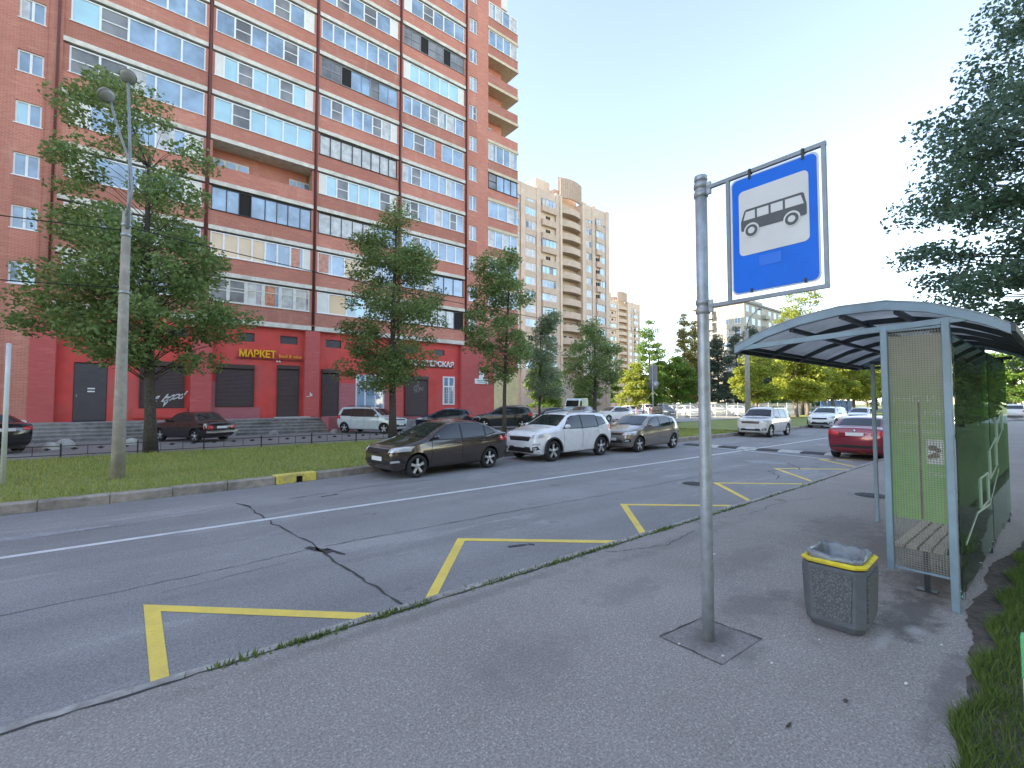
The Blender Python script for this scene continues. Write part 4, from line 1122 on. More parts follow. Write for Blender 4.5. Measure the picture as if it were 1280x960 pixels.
mb = MB(); mb.box(-2.35,-2.05,GY-.034,GY-.031,2.46,2.53); part('door_label', L3(mb), MT['sign_white'], d)
mb = MB(); mb.box(-2.80,-2.74,GY-.09,GY-.03,2.2,2.32); part('handle', L3(mb), MT['alu'], d)
mb = MB(); mb.box(7.1,8.3,GY-.065,GY-.06,2.28,2.31); part('shutter_seam', L3(mb), MT['darkframe'])
for i, (x0, x1, z0, z1) in enumerate([o_ for o_ in ops if o_[2] > 5]):
    mb = MB(); mb.box(x0, x1, GY+.10, GY+.16, z0, z1); part('vent_window', L3(mb), MT['greydoor'])
# white shop entrance and tall white window
f = MB(); 
for x in (12.3, 12.98, 13.78, 14.47): f.box(x, x+.10, GY+.0, GY+.1, .55, 4.0)
f.box(12.4,14.47,GY+.001,GY+.099,3.90,4.0); f.box(12.4,14.47,GY+.001,GY+.099,3.05,3.14); f.box(12.4,14.47,GY+.001,GY+.099,.55,.72)
f = part('shop_entrance', L3(f), MT['pvc'])
g_ = MB(); g_.box(12.38,14.5,GY+.045,GY+.055,.7,3.95); part('glass_pane', L3(g_), MT['p_b'], f)
f = MB(); f.box(19.72,20.88,GY-.05,GY+.06,1.7,1.82); f.box(19.72,20.88,GY-.05,GY+.06,3.98,4.1); f.box(19.72,20.88,GY-.045,GY+.055,3.2,3.32)
for x in (19.72,20.23,20.76): f.box(x,x+.13,GY-.048,GY+.058,1.82,3.98)
f = part('shop_window', L3(f), MT['pvc'])
g_ = MB(); g_.box(19.75,20.85,GY+.0,GY+.01,1.8,4.0); part('glass_pane', L3(g_), MT['p_b'], f)
gr = MB()
for i in range(5): gr.box(19.86+i*.2,19.88+i*.2,GY-.085,GY-.07,1.85,3.2)
for i in range(6): gr.box(19.8,20.8,GY-.087,GY-.083,2.0+i*.22,2.015+i*.22)
part('window_grille', L3(gr), MT['pvc'], f)
# signs
RF = (PI/2, 0, 0)
sg1 = MB(); sg1.box(4.55,8.6,GY-.10,GY-.06,4.74,4.80); s1 = part('sign_rail', L3(sg1), MT['pipe'])
text_obj('sign_lettering', 'МАРКЕТ', .62, MT['sign_yellow'], s1, (5.78+OX, GY-.12+OY, 5.06), RF, 2.12, extrude=.03, bold=.018)
text_obj('sign_lettering', 'food & wine', .34, MT['sign_orange'], s1, (7.75+OX, GY-.12+OY, 5.0), RF, 1.45, extrude=.02, bold=.01)
sg2 = MB(); sg2.box(16.7,20.75,GY-.1,GY-.06,4.82,4.9); s2 = part('sign_rail', L3(sg2), MT['pipe'])
text_obj('sign_lettering', 'МАСТЕРСКАЯ', .60, MT['sign_white'], s2, (18.72+OX, GY-.12+OY, 5.1), RF, 4.0, extrude=.03, bold=.015)
mb = MB(); mb.box(22.75,24.2,FY-.08,FY-.03,3.55,4.0); mb.box(23.2,23.75,FY-.08,FY-.03,4.0,4.72); mb.box(23.05,23.9,FY-.10,FY-.085,3.68,3.74,1); mb.box(22.95,24.0,FY-.10,FY-.085,3.82,3.88,1)
part('house_plate', L3(mb), [MT['sign_white'], MT['alu']])
for (x, z) in ((6.9,4.62),(7.05,4.62)):
    mb = MB(); mb.tube([(x,GY-.0,z),(x,GY-.22,z+.05),(x,GY-.3,z-.02)],[.03,.03,.07],8); part('shop_spotlight', L3(mb), MT['sign_white'])
# terrace and long steps in front of the shops
st_ = MB(); 
for i in range(5):
    z1 = .87 - .174*i; st_.box(-30, 9.3, FY - 1.7 - .36*i - (.0), FY - .03 - (1.67 + .36*(i-1) if i else 0) , 0, z1)
    st_.box(-30, 9.3, FY-1.74-.36*i, FY-1.7-.36*i, z1-.06, z1-.001)
part('entrance_steps', L3(st_), MT['steps'])
mb = MB(); mb.box(9.31, 11.0, FY-3.1, FY-1.6, 0, .95); part('step_parapet', L3(mb), MT['brick_dirty'])
mb = MB(); mb.box(9.31, 21.3, FY-1.55, FY-.03, 0, .55); part('shop_porch', L3(mb), MT['steps'])
mb = MB(); mb.box(6.8,8.9,GY-.9,GY-.06,.871,.93); part('door_step', L3(mb), MT['stone'])

# half sunk concrete hemispheres on the driveway
i = 0
for (x, y, r, lab) in ((-2.85,26.0,.40,'pale half sunk concrete ball left of the lamp post, front one of two'),(-2.55,27.3,.45,'pale half sunk concrete ball left of the lamp post, behind another'),(-.35,27.2,.36,'pale concrete ball half hidden behind the lamp post'),
                    (3.9,30.2,.36,'grey concrete ball right of the black old sedan'),(6.0,29.6,.36,'grey concrete ball below the brown shop door'),(9.3,29.0,.34,'grey concrete ball left of the pale blue wagon')):
    r *= .78; mb = MB(); mb.lathe([(r,-.02),(r*.98,.12*r),(r*.87,.5*r),(r*.6,.8*r),(r*.3,.95*r),(.001,r)], n=18); o = mb.build('concrete_ball', MT['stone'] if i < 3 else MT['steps']); o.location = (x, y, 0)
    tag(o, lab, 'bollard', 'half sunk concrete balls on the driveway'); i += 1

# ------------------------------------------------------------------ tan brick tower and its twin
def tan_tower():
    r = empty('apartment_tower', (67, 64, 0))
    ox, oy = -67, -64
    def P(name, mb, m, parent=None):
        mb.v = [(x+ox, y+oy, z) for x, y, z in mb.v] ; return mb.build(name, m, parent or r)
    FT = 64.0; H = 2.66
    mb = MB(); mb.box(38, 64.2, FT+.3, FT+14, 0, 43.4); mb.box(70.8, 79.4, FT+.3, FT+14, 0, 43.6); mb.box(64.2, 70.8, FT+1.7, FT+14, 0, 45.5)
    for x0, x1, zt in ((38,46,43.2),(53.9,55.0,43.1),(57.8,59.0,43.3),(63.0,64.2,43.6),(70.8,71.9,44.0),(73.8,74.8,44.1),(78.2,79.4,44.0)): mb.box(x0, x1, FT-.1, FT+.3, 0, zt)
    mb.box(55.0,57.8,FT,FT+.3,40.6,43.2); mb.box(59.0,63.0,FT,FT+.3,40.6,43.2); mb.box(71.9,73.8,FT,FT+.3,40.6,43.8); mb.box(74.8,78.2,FT,FT+.3,40.6,43.8); mb.box(46,53.9,FT,FT+.3,40.6,43.1)
    P('brick_wall', mb, MT['tan'])
    mb = MB(); mb.box(60.2,64.2,FT+3,FT+9,43.4,47.2); P('roof_house', mb, MT['tan_light'])
    # bowed stair column
    n = 8; bow = [(64.2 + 6.6*i/n, FT + .2 - .75*math.sin(PI*i/n)) for i in range(n + 1)]
    def bowed(mb, z0, z1, th=.2, off=0):
        vs = []
        for (x, y) in bow: vs += [(x,y+off,z0),(x,y+off,z1),(x,y+off+th,z1),(x,y+off+th,z0)]
        fs = [(i*4+k, i*4+4+k, i*4+4+(k+1) % 4, i*4+(k+1) % 4) for i in range(n) for k in range(4)]
        mb.add(vs, fs); return mb
    mb = bowed(MB(), 43.3, 47.4, .3); 
    for i in range(n * 2):
        f = (i + .5) / (n * 2); x = 64.2 + 6.6 * f; y = FT + .2 - .75*math.sin(PI*f); mb.box(x-.08, x+.08, y-.10, y+.05, 43.4, 47.3)
    P('column_crown', mb, MT['tan2'])
    mb = MB(); mb.box(64.0,64.5,FT-.35,FT+1.7,0,43.3); mb.box(70.5,71.0,FT-.35,FT+1.7,0,43.3); P('column_pier', mb, MT['tan_light'])
    mb = MB(); mb.box(64.5,70.5,FT+1.5,FT+1.69,0,43.2); P('landing_wall', mb, MT['tan_light'])
    for k in range(3, 16):
        z = H*k + .4; mb = bowed(MB(), z, z+1.15); bowed(mb, z-.15, z-.001, 1.9, .0); P('stair_balcony', mb, MT['tan2'])
        q = MB(); q.box(66.6,67.3,FT+1.44,FT+1.49,z+.9,z+1.75); P('landing_opening', q, MT['p_x'])
        q = MB(); q.box(68.2,69.1,FT+1.44,FT+1.49,z+.9,z+1.75); P('landing_opening', q, MT['p_x'])
    rn = random.Random(4)
    ms = [MT['pvc'], MT['p_b'], MT['p_c'], MT['p_g'], MT['tan2'], MT['soffit'], MT['p_x'], MT['p_u']]
    cols = [(46.3,49.8,'G'),(50.2,53.6,'G'),(55.1,57.7,'W'),(59.1,62.9,'B'),(72.0,73.7,'W'),(74.9,76.4,'B'),(76.5,78.1,'G')]
    for k in range(2, 15):
        z = H*k + 2.0
        for (x0, x1, typ) in cols:
            if x0 < 50 and k < 5: continue
            par = MB(); par.box(x0, x1, FT-.02 - (.5 if typ == 'B' else 0), FT+.28, z-.35, z+.85); P('balcony_front', par, MT['tan2'])
            y = FT + .06 - (.35 if typ == 'B' else 0)
            if rn.random() < (.22 if typ == 'B' else .06):
                q = MB(); q.box(x0, x1, FT+.20, FT+.29, z+.85, z+2.3); f = P('balcony_opening', q, MT['tan_light'])
                g_ = MB(); mid = (x0+x1)/2; g_.box(mid-.5, mid-.05, FT+.14, FT+.199, z+.9, z+1.8); g_.box(mid+.1,mid+.6,FT+.14,FT+.199,z+.9,z+1.8); P('balcony_door', g_, MT['p_x'], f); continue
            q = MB(); q.box(x0, x1, y, y+.06, z+.85, z+.92); q.box(x0, x1, y, y+.06, z+2.2, z+2.3)
            npn = max(2, int((x1-x0)/.8)); g_ = MB()
            for i in range(npn + 1):
                xx = x0 + (x1-x0)*i/npn; q.box(max(x0,xx-.05), min(x1,xx+.05), y+.002, y+.058, z+.92, z+2.2)
            for i in range(npn):
                xa = x0 + (x1-x0)*i/npn; xb = x0 + (x1-x0)*(i+1)/npn; g_.quad((xa,y+.03,z+.9),(xb,y+.03,z+.9),(xb,y+.03,z+2.25),(xa,y+.03,z+2.25), rn.choice([0,1,1,2,2,3,0]))
            f = P('balcony_glazing', q, MT['pvc' if rn.random() < .8 else 'alu']); P('glass_pane', g_, [MT['pvc'] if False else MT['p_u'], MT['p_b'], MT['p_c'], MT['p_g']], f)
            q = MB(); q.box(x0, x1, FT+.10, FT+.29, z+2.31, z+2.66-.36); 
    return r
tw = tan_tower(); tag(tw, 'tan brick tower block with a bowed stair column right behind the red building', 'building', 'tan tower blocks')
tw2 = dup(tw); tw2.location = (67 + 85.5, 64 + 52.5, 0)
tag(tw2, 'smaller looking distant tan tower block right of the nearer tan tower', 'building', 'tan tower blocks')

# ------------------------------------------------------------------ grey nine storey panel block
pb = empty('panel_block', (113, 50, 0), 0, 'grey nine storey panel block standing behind the poplars and spruces', 'building')
def PP(name, mb, m, parent=None):
    mb.v = [(x-113, y-50, z) for x, y, z in mb.v]; return mb.build(name, m, parent or pb)
mb = MB(); mb.box(113, 165, 50, 63, 0, 26.2); PP('panel_wall', mb, MT['panelwall'])
mb = MB(); mb.box(112.6, 165.4, 49.7, 63.3, 26.2, 26.75); PP('roof_edge', mb, MT['paneljoint'])
mb = MB(); mb.box(124,131,53,58,26.75,29); PP('roof_house', mb, MT['panelwall'])
mb = MB()
for k in range(1, 9): mb.box(112.985, 165, 49.985, 63, 2.9*k+.0, 2.9*k+.05)
for i in range(1, 16): mb.box(113+3.25*i-.03,113+3.25*i+.03,49.98,50.1,0,26.2)
PP('panel_joint', mb, MT['paneljoint'])
rn = random.Random(8); n_w = 0
for k in range(2, 9):
    z = 2.9*k + .95
    for y in (51.6, 54.6):
        q = MB(); q.box(112.95,112.99,y-.75,y+.75,z,z+1.5); f = PP('window', q, MT['pvc']); g_ = MB(); g_.box(112.93,112.949,y-.65,y-.05,z+.1,z+1.4); g_.box(112.93,112.949,y+.05,y+.65,z+.1,z+1.4); PP('glass_pane', g_, MT['p_b' if rn.random()<.7 else 'p_u'], f)
    q = MB(); q.box(111.9,113,57.5,62.5,2.9*k,2.9*k+1.05); PP('balcony', q, MT['panelwall'])
    if rn.random() < .6:
        q = MB(); q.box(112.0,112.06,57.6,62.4,2.9*k+1.05,2.9*k+2.5); f = PP('balcony_glazing', q, MT['p_g']); 
        g_ = MB(); [g_.box(111.96,111.999,57.6+i*.8,57.68+i*.8,2.9*k+1.05,2.9*k+2.5) for i in range(7)]; PP('glazing_bar', g_, MT['pvc'], f)
    for i in range(9):
        x = 114.6 + 3.25*i
        if i in (3, 7):
            q = MB(); q.box(x-1.4,x+1.4,49.0,50,2.9*k,2.9*k+1.0); PP('balcony', q, MT['panelwall']); continue
        q = MB(); q.box(x-.75,x+.75,49.95,49.99,z,z+1.5); f = PP('window', q, MT['pvc']); g_ = MB(); g_.box(x-.66,x-.05,49.93,49.949,z+.1,z+1.4); g_.box(x+.05,x+.66,49.93,49.949,z+.1,z+1.4); PP('glass_pane', g_, MT['p_b'], f)

# the sunlit blocks across the lawn, behind the photographer: they are what the windows mirror
for x, lab in ((38, 'grey panel block across the lawn behind the photographer'), (-20, 'second grey panel block across the lawn behind the photographer')):
    o = dup(pb); o.location = (x, -36, 0); o.rotation_euler = (0, 0, PI); tag(o, lab, 'building')

# small garage shed beside the red building, lattice fences of the car park
t = empty('garage_shed', (34.5, 45, 0), rad(0), 'low grey shed with a brown door beside the cream wall', 'shed')
mb = MB(); mb.box(-3,1.6,0,4,0,2.5); mb.box(-3.1,1.7,-.12,4.1,2.5,2.66); mb.build('wall', MT['panelwall'], t)
mb = MB(); mb.box(-2.7,.2,-.05,-.002,0,2.2); mb.build('door', MT['shutter'], t)
def lattice(w, h, m):
    r = empty('lattice_fence', (0,0,0)); mb = MB(); mb.box(-.04,.04,-.04,.04,0,h+.1); mb.build('post', m, r)
    mb = MB(); n = int(w/.22)
    for i in range(1, n): x = w*i/n; mb.box(x-.018,x+.018,-.012,.012,.15,h)
    for z in (.2, h*.55, h-.1): mb.box(.04,w-.0,-.02,.02,z-.025,z+.025)
    mb.build('lattice', m, r); return r
pr = None
for i in range(14):
    o = lattice(2.5, 1.75, MT['whitefence']) if pr is None else dup(pr)
    if pr is None: pr = o
    a = Vector((47.5, 30.5)); d = Vector((41, -5)).normalized(); p = a + d * 2.5 * i
    o.location = (p.x, p.y, 0); o.rotation_euler = (0, 0, math.atan2(d.y, d.x))
    tag(o, 'pale blue grey lattice fence panel along the edge of the distant car park', 'fence', 'pale lattice fence panels of the car park')
pr = None
for i in range(5):
    if pr is None:
        r = empty('sheet_metal_fence', (0,0,0)); mb = MB(); mb.box(-.05,.05,-.05,.05,0,2.3); mb.build('post', MT['bluefence'], r)
        mb = MB()
        for j in range(16): mb.box(.06+j*.18,.06+j*.18+.165,-.015 - .012*(j % 2),.015,.1,2.2)
        mb.build('sheet', MT['bluefence'], r); pr = o = r
    else: o = dup(pr)
    o.location = (84 + i*3, 25.6 - i*.1, 0)
    tag(o, 'bright blue sheet metal fence panel beyond the yellow green trees', 'fence', 'blue sheet fence panels')

# ------------------------------------------------------------------ cars
def interp(pts, x):
    """pts with x descending"""
    if x >= pts[0][0]: return pts[0][1]
    for (a, b), (c, d) in zip(pts, pts[1:]):
        if c <= x <= a: return d + (b - d) * (x - c) / (a - c + 1e-9)
    return pts[-1][1]
def smooth_at(pts, x, h=.05):
    return sum(interp(pts, x + h * k) for k in (-1, -.5, 0, .5, 1)) / 5

SPEC = {
 'liftback': dict(wb=2.6, W=1.71, r=.305, top=[(2.18,.58),(2.14,.70),(1.95,.80),(1.35,.945),(1.10,1.0),(.25,1.39),(-.1,1.45),(-.5,1.46),(-1.0,1.41),(-1.5,1.25),(-1.95,1.08),(-2.22,1.05),(-2.28,.98),(-2.30,.78)],
    belt=[(2.2,.74),(1.2,.88),(0,.94),(-1.5,1.0),(-2.3,1.02)], bot=[(2.18,.42),(2.12,.26),(1.9,.19),(-1.9,.2),(-2.2,.3),(-2.3,.5)], ws=(1.04,.68,.30,.52), rw=(-1.03,.50,-1.88,.56),
    sw=[[(.86,.985),(-.17,.965),(-.17,1.365),(.31,1.335)],[(-.23,.965),(-1.08,1.0),(-1.06,1.335),(-.23,1.37)],[(-1.13,1.02),(-1.52,1.09),(-1.2,1.24),(-1.13,1.30)]]),
 'sedan': dict(wb=2.635, W=1.764, r=.315, top=[(2.2,.60),(2.14,.73),(1.9,.84),(1.3,.97),(1.1,1.01),(.25,1.43),(-.2,1.495),(-.7,1.48),(-1.05,1.42),(-1.7,1.13),(-2.1,1.10),(-2.18,1.06),(-2.21,.86)],
    belt=[(2.2,.76),(1.2,.9),(0,.96),(-1.5,1.02),(-2.2,1.04)], bot=[(2.2,.42),(2.12,.26),(1.9,.19),(-1.85,.2),(-2.15,.32),(-2.21,.5)], ws=(1.04,.70,.3,.53), rw=(-1.1,.54,-1.64,.62),
    sw=[[(.86,.99),(-.17,.985),(-.17,1.39),(.31,1.36)],[(-.23,.985),(-1.1,1.03),(-.98,1.35),(-.23,1.395)],[(-1.14,1.04),(-1.4,1.08),(-1.18,1.24),(-1.06,1.31)]]),
 'boxy': dict(wb=2.424, W=1.62, r=.30, top=[(1.97,.58),(1.96,.80),(1.90,.85),(1.0,.93),(.84,.955),(.30,1.37),(-.1,1.43),(-.7,1.425),(-.98,1.37),(-1.38,1.0),(-1.5,.955),(-2.1,.93),(-2.16,.89),(-2.17,.6)],
    belt=[(2.0,.80),(1.0,.88),(0,.91),(-2.2,.90)], bot=[(1.97,.42),(1.93,.28),(1.8,.2),(-1.8,.2),(-2.1,.3),(-2.17,.42)], ws=(.80,.62,.34,.53), rw=(-1.01,.52,-1.36,.58),
    sw=[[(.60,.96),(-.13,.95),(-.13,1.34),(.27,1.32)],[(-.19,.95),(-.85,.955),(-.85,1.31),(-.19,1.34)],[(-.90,.96),(-1.14,.97),(-.97,1.26),(-.90,1.30)]]),
 'suv': dict(wb=2.67, W=1.855, r=.355, top=[(2.245,.70),(2.2,.88),(2.02,.99),(1.35,1.1),(1.08,1.14),(.3,1.55),(-.1,1.63),(-.8,1.645),(-1.5,1.6),(-1.78,1.55),(-2.08,1.2),(-2.2,1.08),(-2.235,.82)],
    belt=[(2.25,.86),(1.2,1.0),(0,1.06),(-1.5,1.13),(-2.24,1.12)], bot=[(2.245,.46),(2.2,.3),(1.95,.22),(-1.9,.24),(-2.18,.36),(-2.235,.55)], ws=(1.02,.74,.34,.57), rw=(-1.80,.56,-2.05,.64),
    sw=[[(.82,1.10),(-.17,1.09),(-.17,1.53),(.33,1.49)],[(-.23,1.09),(-1.1,1.12),(-1.06,1.51),(-.23,1.535)],[(-1.16,1.14),(-1.62,1.24),(-1.45,1.43),(-1.12,1.48)]], clad=True, rails=True),
 'boxsuv': dict(wb=2.62, W=1.806, r=.355, top=[(2.2,.72),(2.18,.95),(2.08,1.03),(1.25,1.11),(1.08,1.14),(.52,1.60),(.2,1.69),(-1.6,1.70),(-1.9,1.65),(-2.12,1.16),(-2.19,1.05),(-2.22,.72)],
    belt=[(2.2,.94),(1.2,1.02),(0,1.06),(-2.2,1.10)], bot=[(2.2,.46),(2.16,.32),(1.95,.24),(-1.9,.26),(-2.15,.38),(-2.22,.5)], ws=(1.04,.74,.56,.62), rw=(-1.92,.6,-2.1,.66),
    sw=[[(.86,1.09),(-.1,1.08),(-.1,1.58),(.50,1.56)],[(-.16,1.08),(-.98,1.09),(-.98,1.57),(-.16,1.585)],[(-1.04,1.10),(-1.85,1.13),(-1.72,1.52),(-1.04,1.565)]], rails=True, clad=False),
 'hatch': dict(wb=2.65, W=1.79, r=.315, top=[(2.2,.58),(2.15,.71),(1.92,.83),(1.3,.98),(1.1,1.02),(.2,1.42),(-.3,1.48),(-1.0,1.455),(-1.45,1.39),(-1.6,1.34),(-1.92,1.0),(-2.0,.92),(-2.04,.70)],
    belt=[(2.2,.74),(1.2,.9),(0,.97),(-1.5,1.04),(-2.04,1.04)], bot=[(2.2,.42),(2.12,.26),(1.9,.19),(-1.75,.2),(-2.0,.32),(-2.04,.5)], ws=(1.04,.70,.26,.54), rw=(-1.60,.52,-1.88,.60),
    sw=[[(.84,1.0),(-.17,.995),(-.17,1.385),(.27,1.355)],[(-.23,.995),(-1.05,1.03),(-1.02,1.355),(-.23,1.39)],[(-1.1,1.05),(-1.42,1.12),(-1.28,1.27),(-1.08,1.32)]]),
 'wagon': dict(wb=2.905, W=1.75, r=.315, top=[(2.28,.62),(2.22,.82),(1.95,.92),(1.5,1.02),(1.3,1.06),(.58,1.50),(.2,1.59),(-1.7,1.62),(-1.95,1.57),(-2.1,1.14),(-2.17,1.02),(-2.19,.70)],
    belt=[(2.28,.84),(1.2,.97),(0,1.02),(-2.2,1.05)], bot=[(2.28,.44),(2.2,.28),(1.95,.2),(-1.85,.22),(-2.12,.34),(-2.19,.5)], ws=(1.25,.70,.62,.60), rw=(-1.96,.56,-2.08,.62),
    sw=[[(1.05,1.05),(.08,1.04),(.08,1.49),(.58,1.47)],[(.02,1.04),(-.92,1.05),(-.92,1.50),(.02,1.50)],[(-.98,1.07),(-1.72,1.09),(-1.6,1.45),(-.98,1.49)]], rails=True),
}

for sp_ in SPEC.values():      # overhangs seen in the photograph are short
    h_ = sp_['wb'] / 2
    sq = lambda x: (h_ + (x - h_) * .84) if x > h_ else ((-h_ + (x + h_) * .84) if x < -h_ else x)
    for k_ in ('top', 'belt', 'bot'): sp_[k_] = [(sq(x), z) for x, z in sp_[k_]]
    sp_['rw'] = (sq(sp_['rw'][0]), sp_['rw'][1], sq(sp_['rw'][2]), sp_['rw'][3])
    if sp_['top'][0][1] <= .62 and sp_['W'] > 1.65:
        t_ = sp_['top']; t_[0] = (t_[0][0], t_[0][1] + .08); t_[1] = (t_[1][0], t_[1][1] + .06); t_[2] = (t_[2][0], t_[2][1] + .03)
def car_body(sp):
    wb, W, top, belt, bot = sp['wb'], sp['W'] / 2, sp['top'], sp['belt'], sp['bot']
    xf, xr = top[0][0], top[-1][0]
    N = 56; st = []
    for i in range(N + 1):
        u = i / N; e = .5 - .5*math.cos(PI*u); f = .55*u + .45*e
        st.append(xf + (xr - xf) * f)
    st[1:1] = [xf - .012, xf - .035]; st[-1:-1] = [xr + .035, xr + .012]
    vs = []; fs = []; sec = None
    for x in sorted(set(st), reverse=True):
        zt = smooth_at(top, x, .04); zb = interp(bot, x)
        tf = max(0, (x - (xf - 1.0)) / 1.0); tr_ = max(0, ((xr + .9) - x) / .9)
        Wp = W * (1 - .19 * tf**2.4 - .11 * tr_**2.4)
        ef = max(0, (x - (xf - .10)) / .10); er = max(0, ((xr + .09) - x) / .09)
        Wp *= (1 - .10 * ef**2.5 - .07 * er**2.5)
        if x >= xf - 1e-6: zt = min(zt, interp(top, xf))
        bz = min(interp(belt, x), zt - .03); h = bz - zb
        k = .36
        yt = max(Wp*.97 - k * (zt - bz), .2); rr = min(.085, (zt - bz) * .55)
        ye = max(Wp*.97 - k * (zt - rr - bz), yt)
        half = [(.0, zb), (.80*Wp, zb), (.93*Wp, zb+.05), (.972*Wp, zb+.22*h), (.992*Wp, zb+.45*h), (1.0*Wp, zb+.66*h), (.99*Wp, zb+.85*h), (.97*Wp, bz),
                ((.97*Wp+ye)/2+.008, (bz+zt-rr)/2), (ye, zt-rr), (ye - .30*rr - .02, zt-.28*rr), (yt - .9*rr - .03, zt), (.55*(yt-rr), zt+.022), (0, zt+.03)]
        ringp = [(x, y, z) for y, z in half] + [(x, -y, z) for y, z in half[-2:0:-1]]
        b = len(vs); vs += ringp; n = len(ringp)
        if sec is not None:
            for q in range(n):
                fs.append((sec+q, sec+(q+1) % n, b+(q+1) % n, b+q))
        else: first = list(range(n))
        sec = b
    fs.append(tuple(first)); fs.append(tuple(range(sec + n - 1, sec - 1, -1)))
    return vs, fs

